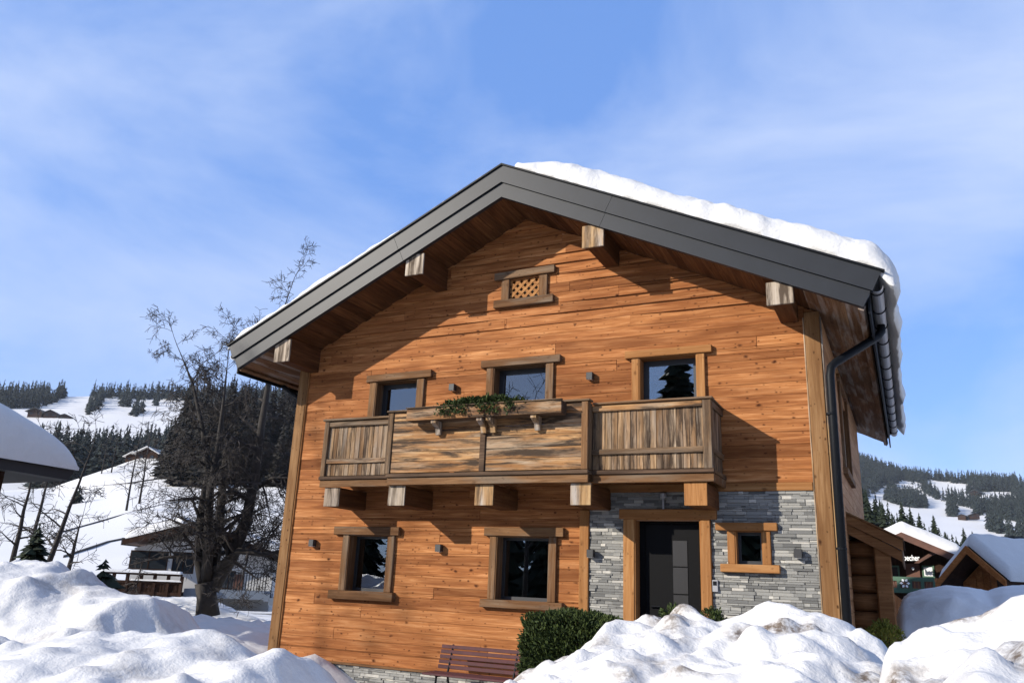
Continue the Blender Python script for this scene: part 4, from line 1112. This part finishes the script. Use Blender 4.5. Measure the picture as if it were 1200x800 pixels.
wood_mass('forest', 'dark forest patches across the right mountain', mountain,
          [([(985, 522), (1006, 538), (1056, 556), (1105, 562), (1194, 566), (1194, 576), (1145, 576), (1138, 567), (1084, 563), (1082, 567), (1056, 563), (1045, 570), (1012, 565), (985, 565)], 1530),
           ([(1035, 584), (1045, 577), (1072, 582), (1086, 589), (1086, 596), (1058, 594)], 204),
           ([(1068, 567), (1098, 578), (1103, 585), (1126, 586), (1156, 593), (1178, 590), (1230, 590), (1230, 620), (1198, 613), (1184, 610), (1157, 601), (1122, 591), (1098, 585)], 714),
           ([(1111, 594), (1122, 597), (1121, 606), (1112, 603)], 44), ([(1156, 614), (1175, 618), (1177, 626), (1160, 623)], 57), ([(1180, 570), (1230, 570), (1230, 590), (1192, 586)], 255), ([(985, 565), (1035, 570), (1020, 582), (985, 590)], 221),
           ([(1132, 576), (1148, 577), (1148, 581), (1134, 580)], 23), ([(1140, 596), (1150, 596), (1150, 604), (1143, 604)], 23), ([(1180, 626), (1230, 622), (1230, 640), (1185, 636)], 85)], R, 21, 6.5)

# ------------------------------------------------------------------ neighbouring buildings
M['render_wall'] = plain('pale_render', (0.46, 0.45, 0.43), .85, 0, .08, 1.5)
M['brown'] = wood('dark_brown_boards', 2, (0.018, 0.009, 0.006), (0.036, 0.018, 0.011), (0.060, 0.031, 0.019), knots=0.2, vary=.3)
M['brown_red'] = plain('redbrown_boards', (0.075, 0.028, 0.015), .7, 0, .25, 5)  # darkened tone; the chalet's shadow over the guest house is put into it
M['hut_wood'] = wood('hut_boards', 0, (0.20, 0.075, 0.022), (0.33, 0.13, 0.04), (0.42, 0.19, 0.07), knots=0.3, vary=.4)
M['green'] = plain('green_paint', (0.035, 0.085, 0.050), .6, 0, .15, 4)
M['slate'] = plain('dark_roofing', (0.010, 0.010, 0.011), .7)
M['blue_grey'] = plain('bluegrey_slab', (0.10, 0.12, 0.15), .7)
M['cream'] = plain('cream_render', (0.70, 0.52, 0.30), .85)
M['dark_glass'] = plain('dark_glass', (0.02, 0.024, 0.028), .08)
def quad_prism(fa, poly, v0, v1):
    """polygon (u,z) on a facing plane, extruded from depth v0 to v1"""
    n = len(poly); mb = MB()
    return mb.add([fa.w(u, v0, z) for u, z in poly] + [fa.w(u, v1, z) for u, z in poly],
                  [tuple(range(n)), tuple(range(2 * n - 1, n - 1, -1))] + [(i, i + n, (i + 1) % n + n, (i + 1) % n) for i in range(n)])
def fbox(fa, u0, u1, v0, v1, z0, z1): return quad_prism(fa, [(u0, z0), (u1, z0), (u1, z1), (u0, z1)], v0, v1)
def snow_cap(fa, prof, v0, v1, th, label, seed, edge=.25):
    """soft pillow of snow over a roof profile (u,z) from v0 to v1"""
    us = np.array([p[0] for p in prof]); zs = np.array([p[1] for p in prof])
    U = np.linspace(us[0], us[-1], 60); W = np.linspace(v0, v1, 40)
    UU, WW = np.meshgrid(U, W, indexing='ij')
    base = np.interp(UU, us, zs)
    k = np.ones(9) / 9; sm = base.copy()
    for j in range(base.shape[1]): sm[4:-4, j] = np.convolve(base[:, j], k, 'valid')
    d = np.minimum(np.minimum(UU - us[0], us[-1] - UU), np.minimum(WW - v0, v1 - WW))
    T = th * (np.sqrt(np.clip(1 - (1 - np.clip(d / edge, 0, 1)) ** 2, 0, 1)) * .9 + .1) * (1 + .18 * fbm(UU * .8, WW * .8, 3, seed))
    top = np.stack([UU, WW, np.maximum(base, sm) + T], -1).reshape(-1, 3); ny = 40
    V = [fa.w(*p) for p in top]; F = grid_faces(60, 40)
    ei = [i * ny for i in range(60)] + [59 * ny + j for j in range(1, ny)] + [i * ny + ny - 1 for i in range(58, -1, -1)] + [j for j in range(ny - 2, -1, -1)]
    b0 = len(V); fl = base.reshape(-1)
    V += [fa.w(top[i][0], top[i][1], fl[i] + .01) for i in ei]
    for q in range(len(ei) - 1): F.append((ei[q], ei[q + 1], b0 + q + 1, b0 + q))
    o = mesh_np('roof_snow', V, F, M['snow'], True)
    bm = bmesh.new(); bm.from_mesh(o.data); bmesh.ops.recalc_face_normals(bm, faces=bm.faces); bm.to_mesh(o.data); bm.free()
    return tag(o, label, 'snow', None, 'stuff')
def win(fa, parent, u0, u1, z0, z1, v, fm, gm='dark_glass', sash=True, fw=.06):
    f = quad_prism(fa, [(u0, z0), (u1, z0), (u1, z1), (u0, z1)], v - .03, v).build('window', M[fm], parent)
    fbox(fa, u0 + fw, u1 - fw, v - .036, v - .0305, z0 + fw, z1 - fw).build('pane', M[gm], f)
    if sash: fbox(fa, (u0 + u1) / 2 - .03, (u0 + u1) / 2 + .03, v - .05, v - .0365, z0 + fw, z1 - fw).build('window_frame', M[fm], f)
    return f

# white house behind the large bare tree
fa = Facing(216, 700, 50, .25); h = empty('white_house', fa.w(0, 0, -.6), 'white rendered house with brown gable roof behind the large bare tree', 'house')
ap = fa.uz(216, 614); le = fa.uz(150, 631); re = fa.uz(340, 654); bl = fa.uz(150, 668); gl = fa.uz(200, 735)[1]
V1 = 9.0
wl_ = fa.uz(148, 650)[0]; wr_ = fa.uz(318, 650)[0]
top = lambda u: ap[1] - .45 - (ap[1] - le[1]) / (0 - le[0]) * (-u) if u < 0 else ap[1] - .45 - (ap[1] - re[1]) / re[0] * u
quad_prism(fa, [(wl_, gl), (wr_, gl), (wr_, top(wr_)), (0, top(0)), (wl_, top(wl_))], 1.2, V1).build('wall', M['render_wall'], h)
rt = [(le[0] - .2, le[1] - .07), (0, ap[1]), (re[0], re[1])]
rf = quad_prism(fa, rt + [(re[0], re[1] - .22), (0, ap[1] - .22), (le[0] - .2, le[1] - .29)], -.1, V1 + .6).build('roof', M['brown_red'], h)
quad_prism(fa, [(le[0] - .22, le[1] - .32), (0, ap[1] - .28), (re[0], re[1] - .30), (re[0], re[1] + .02), (0, ap[1] + .02), (le[0] - .22, le[1] - .05)], -.16, -.105).build('verge_board', M['brown'], rf)
fbox(fa, le[0] - .30, le[0] - .21, -.1, V1 + .6, le[1] - .35, le[1] + .05).build('eave_board', M['slate'], rf)
for uu in (-2.2, 0.0, 3.2): fbox(fa, uu - .1, uu + .1, .0, 1.2, top(uu) + .0, top(uu) + .2).build('purlin', M['brown'], h)
snow_cap(fa, [(le[0] - .25, le[1] - .03), (-.6, ap[1] - .02)], .1, V1 + .6, .50, 'lumpy snow on the left roof slope of the white house', 3)
snow_cap(fa, [(.6, ap[1] - .1), (re[0], re[1] + .02)], .1, V1 + .6, .40, 'snow on the right roof slope of the white house', 4)
for p0, p1 in (((154, 644), (195, 668)), ((204, 646), (226, 672)), ((262, 668), (274, 690))):
    a0, a1 = fa.uz(*p0, 1.2), fa.uz(*p1, 1.2); win(fa, h, a0[0], a1[0], a1[1], a0[1], 1.2, 'brown')
a0, a1 = fa.uz(275, 672, 1.2), fa.uz(284, 694, 1.2); d_ = fbox(fa, a0[0], a1[0], 1.15, 1.2, a1[1], a0[1]).build('door', M['brown_red'], h)
# wooden terrace with snow on its rail
a0, a1 = fa.uz(120, 668, -1.0), fa.uz(214, 680, -1.0); zt_ = a0[1] - .05
ter = fbox(fa, a0[0], a1[0], -1.2, 1.2, zt_ - 1.1, zt_ - .95).build('terrace', M['brown'], h)
fbox(fa, a0[0], a1[0], -1.25, -1.1, zt_ - .1, zt_).build('rail', M['brown'], ter); fbox(fa, a0[0], a1[0], -1.22, -1.13, zt_ - .52, zt_ - .40).build('rail', M['brown'], ter)
for k in range(7):
    u = a0[0] + (a1[0] - a0[0]) * k / 6; fbox(fa, u - .08, u + .08, -1.24, -1.1, zt_ - 1.9, zt_ - .1).build('post', M['brown'], ter)
for k in range(22):
    u = a0[0] + (a1[0] - a0[0]) * (k + .5) / 22; fbox(fa, u - .17, u + .17, -1.18, -1.15, zt_ - 1.7, zt_ - .42).build('baluster', M['brown'], ter)
snow_cap(fa, [(a0[0], zt_), (a1[0], zt_)], -1.4, -.95, .16, 'strip of snow on the terrace rail of the white house', 6, .1)
snow_cap(fa, [(a0[0] + 1.6, zt_ - .40), (a1[0], zt_ - .40)], -1.3, -1.05, .10, 'thin strip of snow on the lower terrace rail of the white house', 7, .1)
# entrance slab with railing and steps
a0, a1 = fa.uz(216, 692, -.6), fa.uz(309, 702, -.6)
sl_ = fbox(fa, a0[0], a1[0], -.7, 1.2, a1[1] - .02, a1[1] + .42).build('entrance_slab', M['blue_grey'], h)
for k in range(15):
    u = a0[0] + (a1[0] - a0[0]) * (.5 + .5 * k / 14); MB().tube([fa.w(u, -.6, a1[1] + .42), fa.w(u, -.6, a1[1] + 1.35)], .025, 5).build('baluster', M['metal_dark'], sl_)
MB().tube([fa.w(a0[0] + (a1[0] - a0[0]) * .5, -.6, a1[1] + 1.36), fa.w(a1[0], -.6, a1[1] + 1.36)], .03, 5).build('handrail', M['metal_dark'], sl_)
for k in range(6): fbox(fa, a1[0] + k * .28, a1[0] + k * .28 + .32, -.7, .4, a1[1] - .1 - k * .2, a1[1] + .3 - k * .2).build('step', M['blue_grey'], sl_)
for k in range(5): MB().tube([fa.w(a1[0] + k * .35, -.65, a1[1] + .3 - k * .24), fa.w(a1[0] + k * .35, -.65, a1[1] + 1.2 - k * .24)], .022, 5).build('baluster', M['metal_dark'], sl_)
MB().tube([fa.w(a1[0], -.65, a1[1] + 1.32), fa.w(a1[0] + 1.5, -.65, a1[1] + .25)], .028, 5).build('handrail', M['metal_dark'], sl_)
# low dark fence with snow between tree and chalet
ff = Facing(285, 722, 42, 0); t = empty('garden_fence', ff.w(0, 0, 0), 'low dark rail fence capped with snow beside the tree trunk', 'fence')
c0, c1 = ff.uz(250, 716), ff.uz(322, 726)
for k in range(6):
    u = c0[0] + (c1[0] - c0[0]) * k / 5; fbox(ff, u - .06, u + .06, -.06, .06, -.6, c0[1] + .02).build('post', M['brown'], t)
for z in (c0[1] - .12, c0[1] - .38): fbox(ff, c0[0] - .1, c1[0] + .1, -.03, .03, z - .06, z + .06).build('rail', M['brown'], t)
snow_cap(ff, [(c0[0], c0[1] - .06), (c1[0], c0[1] - .06)], -.1, .1, .12, 'thin line of snow on the low dark rail fence', 8, .08)
tv = plain('lime_fabric', (.20, .27, .06), .8, 0, .2, 5); pp = at_dist(234, 712, 37)
tp_ = MB(); tp_.smooth = True
for i in range(9):
    for j in range(9):
        u, v = i / 8 * 2 - 1, j / 8 * 2 - 1; tp_.v.append((pp[0] + u * .55, pp[1] + v * .4, pp[2] - .5 + .78 * max(0, 1 - u * u) ** .6 * max(0, 1 - v * v) ** .6))
tp_.f = [tuple(q) for q in grid_faces(9, 9)]
tag(tp_.build('covered_stone', tv, None), 'small lime green mound at the foot of the large bare tree', 'mound')

# snowy eave of the house at the left edge
fe = Facing(20, 560, 20.5, -.5); h = empty('neighbour_house', fe.w(-2, 1.5, .4), 'dark timber house corner with thick snowy eave at the left edge', 'house')
e0, e1 = fe.uz(-160, 540), fe.uz(76, 553)
rz = 1.35
rfp = [(e0[0], e0[1] + rz), (e1[0] - .0, e1[1] + .02), (e1[0], e1[1] - .17), (e0[0], e0[1] - .12 + rz)]
slope_z = lambda u: e1[1] + min(e1[0] - u, 2.6) * .26 - max(0, e1[0] - u - 2.6) * .26
e0 = (e1[0] - 4.2, e0[1])
um = e1[0] - 2.6
r_ = quad_prism(fe, [(e0[0] - 1, slope_z(e0[0] - 1) - .2), (um, slope_z(um) - .2), (e1[0], slope_z(e1[0]) - .20), (e1[0], slope_z(e1[0])), (um, slope_z(um)), (e0[0] - 1, slope_z(e0[0] - 1))], 0, 6).build('roof', M['slate'], h)
quad_prism(fe, [(e0[0] - 1, e1[1] - .03), (e1[0] - .1, e1[1] - .2), (e1[0], e1[1] + .02), (e0[0] - 1, e1[1] + .12)], -.35, -.001).build('eave_board', M['slate'], h)
fbox(fe, e0[0] - 1, fe.uz(12, 580)[0], .4, 5, .2, e1[1] + .4).build('wall', M['brown'], h)
fbox(fe, e0[0] - 1, fe.uz(5, 600)[0] + .0, .36, .399, .2, fe.uz(5, 588)[1]).build('plinth', M['cream'], h)
# pillow of snow with a rounded nose
Un = np.linspace(0, 1, 70); Wn = np.linspace(0, 1, 50)
UU, WW = np.meshgrid(Un, Wn, indexing='ij')
ub = e0[0] - 1 + (e1[0] + .06 - e0[0] + 1) * UU; vb = -.42 + 6.2 * WW ** 1.6
dist_r = (e1[0] + .06 - ub); dist_f = vb + .42
nose = np.sqrt(np.clip(1 - (1 - np.clip(dist_r / .95, 0, 1)) ** 2, 0, 1)); nf = np.sqrt(np.clip(1 - (1 - np.clip(dist_f / .30, 0, 1)) ** 2, 0, 1))
zb_ = e1[1] + .03 + 0.02 * dist_r
zt__ = zb_ + .06 + (.62 * nose + .36 * (np.clip(dist_r - .1, 0, 2.5) - np.clip(dist_r - 2.6, 0, 9)) * sstep(0, 1.0, dist_f + .25)) * nf + .03 * fbm(ub, vb, 3, 8)
V = [fe.w(a_, b_, c_) for a_, b_, c_ in zip(ub.ravel(), vb.ravel(), zt__.ravel())]; F = grid_faces(70, 50); ny = 50
ei = [i * ny for i in range(70)] + [69 * ny + j for j in range(1, ny)]
b0 = len(V); V += [fe.w(ub.ravel()[i], vb.ravel()[i], zb_.ravel()[i]) for i in ei]
for q in range(len(ei) - 1): F.append((ei[q], ei[q + 1], b0 + q + 1, b0 + q))
o = mesh_np('roof_snow', V, F, M['snow'], True)
bm = bmesh.new(); bm.from_mesh(o.data); bmesh.ops.recalc_face_normals(bm, faces=bm.faces); bm.to_mesh(o.data); bm.free()
tag(o, 'deep pillow of snow on the dark eave at the left edge', 'snow', None, 'stuff')

# brown guest house on the right with sign and green balcony
fg = Facing(1055, 700, 32, .12); h = empty('guest_house', fg.w(0, 0, .3), 'dark brown house with white lettering and green balcony behind the lean-to', 'house')
ap = fg.uz(1056, 624); re = fg.uz(1130, 655); sl2 = (ap[1] - re[1]) / (re[0] - ap[0])
lu = ap[0] - 4.5; zr = lambda u: ap[1] - sl2 * abs(u - ap[0])
quad_prism(fg, [(lu + .8, .3), (re[0] - .6, .3), (re[0] - .6, zr(re[0] - .6) - .2), (ap[0], ap[1] - .2), (lu + .8, zr(lu + .8) - .2)], 1.4, 9).build('wall', M['brown'], h)
rf = quad_prism(fg, [(lu, zr(lu)), (ap[0], ap[1]), (re[0], re[1]), (re[0], re[1] - .2), (ap[0], ap[1] - .2), (lu, zr(lu) - .2)], .1, 9.6).build('roof', M['brown'], h)
quad_prism(fg, [(lu - .03, zr(lu) + .02), (ap[0], ap[1] + .03), (re[0] + .03, re[1] + .02), (re[0] + .03, re[1] - .22), (ap[0], ap[1] - .22), (lu - .03, zr(lu) - .22)], .03, .098).build('verge_board', M['brown_red'], rf)
snow_cap(fg, [(lu, zr(lu)), (ap[0], ap[1]), (re[0], re[1])], .05, 9.6, .42, 'snow on the roof of the dark brown house with lettering', 9)
a0, a1 = fg.uz(1080, 662, 1.4), fg.uz(1096, 677, 1.4); win(fg, h, a0[0], a1[0], a1[1], a0[1], 1.4, 'green', 'linen', False)
a0, a1 = fg.uz(1042, 662, 1.4), fg.uz(1055, 677, 1.4); win(fg, h, a0[0], a1[0], a1[1], a0[1], 1.4, 'green', 'dark_glass', False)
a0, a1 = fg.uz(1061, 660, 1.4), fg.uz(1079, 677, 1.4); fbox(fg, a0[0], a1[0], 1.33, 1.399, a1[1], a0[1]).build('wall_panel', M['brown_red'], h)
br = fg.uz(1089, 648, .7); quad_prism(fg, [(br[0] - .5, br[1] - .35), (br[0] - .35, br[1] - .35), (br[0] + .55, br[1] + .2), (br[0] + .4, br[1] + .25)], .5, .7).build('roof_brace', M['brown_red'], h)
a0, a1 = fg.uz(1040, 675, .6), fg.uz(1097, 690, .6)
bl_ = fbox(fg, a0[0], a1[0], .3, 1.4, a1[1] - .16, a1[1]).build('balcony', M['green'], h)
fbox(fg, a0[0], a1[0], .3, .36, a0[1] - .14, a0[1]).build('rail', M['green'], bl_)
for k in range(5):
    u = a0[0] + (a1[0] - a0[0]) * k / 4; fbox(fg, u - .05, u + .05, .28, .36, a1[1], a0[1] - .14).build('rail_post', M['green'], bl_)
for k in range(12):
    w_ = (a1[0] - a0[0]) / 12; u = a0[0] + k * w_; fbox(fg, u + .01, u + w_ - .01, .345, .37, a1[1] + .01, a0[1] - .145).build('panel_board', M['brown_red'], bl_)
c_ = fg.uz(1060.5, 683, .28); fl = MB()
for k in range(6):
    an = k * math.pi / 3; u, z = math.cos(an), math.sin(an); pu, pz = -z, u
    q = [(c_[0] + u * .05, c_[1] + z * .05), (c_[0] + u * .11 + pu * .045, c_[1] + z * .11 + pz * .045), (c_[0] + u * .17, c_[1] + z * .17), (c_[0] + u * .11 - pu * .045, c_[1] + z * .11 - pz * .045)]
    b0 = len(fl.v); fl.v += [fg.w(a_, .26, b_) for a_, b_ in q] + [fg.w(a_, .275, b_) for a_, b_ in q]
    fl.f += [tuple(b0 + i for i in range(4)), tuple(b0 + 4 + i for i in range(4))] + [(b0 + i, b0 + (i + 1) % 4, b0 + 4 + (i + 1) % 4, b0 + 4 + i) for i in range(4)]
fl.build('flower_emblem', M['white'], bl_)
lt = fg.uz(1070, 666, 1.3); MB().tube([fg.w(lt[0], 1.2, lt[1]), fg.w(lt[0], 1.32, lt[1])], .045, 8).build('wall_lamp', M['white'], h)
tcu = bpy.data.curves.new('sign_lettering', 'FONT'); tcu.body = 'becher'; tcu.extrude = .02
sg0, sg1 = fg.uz(1059.5, 656.5, .6), fg.uz(1077.5, 650, .6)
tcu.size = .36; tcu.align_x = 'LEFT'; tcu.offset = .006; tcu.materials.append(M['white'])
to = bpy.data.objects.new('sign_lettering', tcu)
COL.objects.link(to); bpy.context.view_layer.update()
sgm = bpy.data.meshes.new_from_object(to.evaluated_get(bpy.context.evaluated_depsgraph_get()))
if not sgm.materials: sgm.materials.append(M['white'])
bpy.data.objects.remove(to)
lx = [v.co.x for v in sgm.vertices]; ly = [v.co.y for v in sgm.vertices]
for v in sgm.vertices:
    u = sg0[0] + (v.co.x - min(lx)) / (max(lx) - min(lx)) * (sg1[0] - sg0[0]); z = sg0[1] + (v.co.y - min(ly)) / (max(ly) - min(ly)) * (sg1[1] - sg0[1])
    v.co = fg.w(u, .55 - v.co.z, z)
link(bpy.data.objects.new('sign_lettering', sgm), h)

# wooden hut with thick snow in front of it
fh = Facing(1132, 700, 24, .62); h = empty('wooden_hut', fh.w(0, 0, .3), 'small orange-brown wooden hut with steep gable under thick snow', 'hut')
ap = fh.uz(1131, 640); le = fh.uz(1096, 683); re = fh.uz(1178, 680)
pr = [(le[0], le[1]), (ap[0], ap[1]), (re[0], re[1])]
lw = lambda k: [(x_ + (0 if abs(x_ - ap[0]) < .01 else (.12 if x_ < ap[0] else -.12)), z_ - k) for x_, z_ in pr]
quad_prism(fh, [(le[0] + .25, .3), (re[0] - .25, .3)] + [(re[0] - .25, re[1] + .05), (ap[0], ap[1] - .25), (le[0] + .25, le[1] + .05)], .75, 5).build('wall', M['hut_wood'], h)
for k in range(7):
    u0 = le[0] + .28 + k * (re[0] - le[0] - .56) / 7; u1 = u0 + (re[0] - le[0] - .56) / 7 - .015; m_ = (u0 + u1) / 2
    zt1 = min(ap[1] - .28 - (ap[0] - q_) * (ap[1] - le[1]) / (ap[0] - le[0]) if q_ < ap[0] else ap[1] - .28 - (q_ - ap[0]) * (ap[1] - re[1]) / (re[0] - ap[0]) for q_ in (u0, u1))
    fbox(fh, u0, u1, .71, .749, 1.0, max(1.2, zt1)).build('wall_board', M['hut_wood'], h)
rf = quad_prism(fh, pr + [(re[0], re[1] - .12), (ap[0], ap[1] - .14), (le[0], le[1] - .12)], .05, 5.4).build('roof', M['brown'], h)
for s_, q_ in ((0, le), (1, re)): quad_prism(fh, [(q_[0], q_[1] - .15), (ap[0], ap[1] - .17), (ap[0], ap[1] + .02), (q_[0], q_[1] + .02)], 0, .048).build('verge_board', M['hut_wood'], rf)
fbox(fh, ap[0] + .25, ap[0] + .75, .70, .76, 2.2, 2.5).build('window', M['dark_glass'], h)
snow_cap(fh, [(le[0] - .08, le[1] - .08), (ap[0], ap[1] + .02), (re[0] + .05, re[1] - .02)], .12, 5.4, .34, 'thick rounded snow on the small wooden hut roof', 12, .22)
cc = fh.uz(1170, 634, 2.6), fh.uz(1190, 634, 2.6)
fbox(fh, cc[0][0], cc[1][0], 2.6, 3.0, ap[1] - .6, fh.uz(1180, 628, 2.6)[1]).build('chimney', M['slate'], h)

# small far chalets
def far_chalet(px, py, D, w, hgt, label, turn=0.0, snow=True):
    f_ = Facing(px, py, D, turn); z = f_.P[2]; t = empty('far_chalet', f_.w(0, 0, z), label, 'house', 'far chalets on the hills')
    quad_prism(f_, [(-w / 2, z - 2), (w / 2, z - 2), (w / 2, z + hgt * .6), (0, z + hgt * .95), (-w / 2, z + hgt * .6)], 0, w * 1.1).build('wall', M['brown'], t)
    e = w * .66
    r_ = quad_prism(f_, [(-e, z + hgt * .5), (0, z + hgt), (e, z + hgt * .5), (e, z + hgt * .56), (0, z + hgt * 1.08), (-e, z + hgt * .56)], -w * .15, w * 1.2).build('roof', M['slate'] if not snow else M['snow'], t)
    for u in (-.25, .25): fbox(f_, u * w - w * .08, u * w + w * .08, -.06, -.01, z + hgt * .25, z + hgt * .45).build('window', M['dark_glass'], t)
far_chalet(40, 487.5, 1010, 15, 9, 'leftmost of three far brown chalets on the left hill', .5, False)
far_chalet(58, 489, 1000, 13, 8, 'middle one of three far brown chalets on the left hill', .4, False)
far_chalet(75, 491.5, 990, 12, 6, 'rightmost of three far brown chalets on the left hill', .3, False)
far_chalet(171, 541, 258, 6.5, 4.2, 'snow-roofed hut on the crest behind the large bare tree', .5)
far_chalet(155, 542, 262, 4.5, 3.2, 'lower snow-roofed hut left of the crest hut', .5)
far_chalet(1142, 579.5, 1500, 13, 7, 'dark far chalet near the top snow field of the right mountain', .3, False)
far_chalet(1127, 607, 1180, 9, 5, 'left far chalet on the lower snow field of the right mountain', .3, False)
far_chalet(1143, 606, 1180, 10, 5.5, 'right far chalet on the lower snow field of the right mountain', -.3, False)
# stone field walls across the near slope
def field_wall(label, pxs):
    mb = MB(); pts = [near_slope.point(x, y) for x, y in pxs]
    for a_, b_ in zip(pts, pts[1:]):
        n = 6
        for k in range(n):
            p = a_ + (b_ - a_) * k / n; q = a_ + (b_ - a_) * (k + 1) / n
            mb.add([tuple(p + [0, 0, -1]), tuple(q + [0, 0, -1]), tuple(q + [0, 0, .16]), tuple(p + [0, 0, .16]), tuple(p + [.08, .2, -1]), tuple(q + [.08, .2, -1]), tuple(q + [.08, .2, .16]), tuple(p + [.08, .2, .16])],
                   [(0, 1, 2, 3), (5, 4, 7, 6), (3, 2, 6, 7), (0, 3, 7, 4), (1, 5, 6, 2)])
    tag(mb.build('field_wall', plain('field_stone', (.05, .045, .042), .9, 0, .4, 1.5), None), label, 'wall', 'field walls on the slope')
field_wall('upper dark line of field wall across the snow slope above the white house', [(62, 626), (95, 617), (130, 607), (165, 597), (205, 588), (260, 578)])
field_wall('lower dark line of field wall across the snow slope left of the white house', [(74, 652), (95, 645), (125, 635), (150, 630)])
field_wall('faint topmost line of field wall near the snow crest', [(78, 572), (110, 570), (150, 566), (190, 560)])
# wooded valley side behind the viewer (what the lower windows mirror)
mb = MB(); R = random.Random(3)
for k in range(330):
    x = R.uniform(-95, 60); y = -52 - R.uniform(0, 16) + .12 * x * 0
    fir_mesh(mb, (x, y, .0), R.uniform(8, 13), R.uniform(2.4, 3.2), R, 9, 9, .0)
tag(mb.build('forest', M['fir'], None, recalc=False), 'dark wood behind the viewer mirrored in the lower windows', 'forest', None, 'stuff')

# ------------------------------------------------------------------ valley air
hz = MB().box(-3300, 3300, -3300, 3300, -9, 420).build('haze', None)
hm = bpy.data.materials.new('valley_air'); hm.use_nodes = True
hn, hl = hm.node_tree.nodes, hm.node_tree.links; hn.clear()
ho = hn.new("ShaderNodeOutputMaterial"); hv = hn.new("ShaderNodeVolumePrincipled")
hv.inputs["Color"].default_value = (0.80, 0.88, 1.0, 1); hv.inputs["Density"].default_value = 0.00005; hv.inputs["Anisotropy"].default_value = 0.0
hl.new(hv.outputs[0], ho.inputs["Volume"]); hz.data.materials.append(hm)
tag(hz, 'thin bluish haze over the valley', 'haze', None, 'stuff')
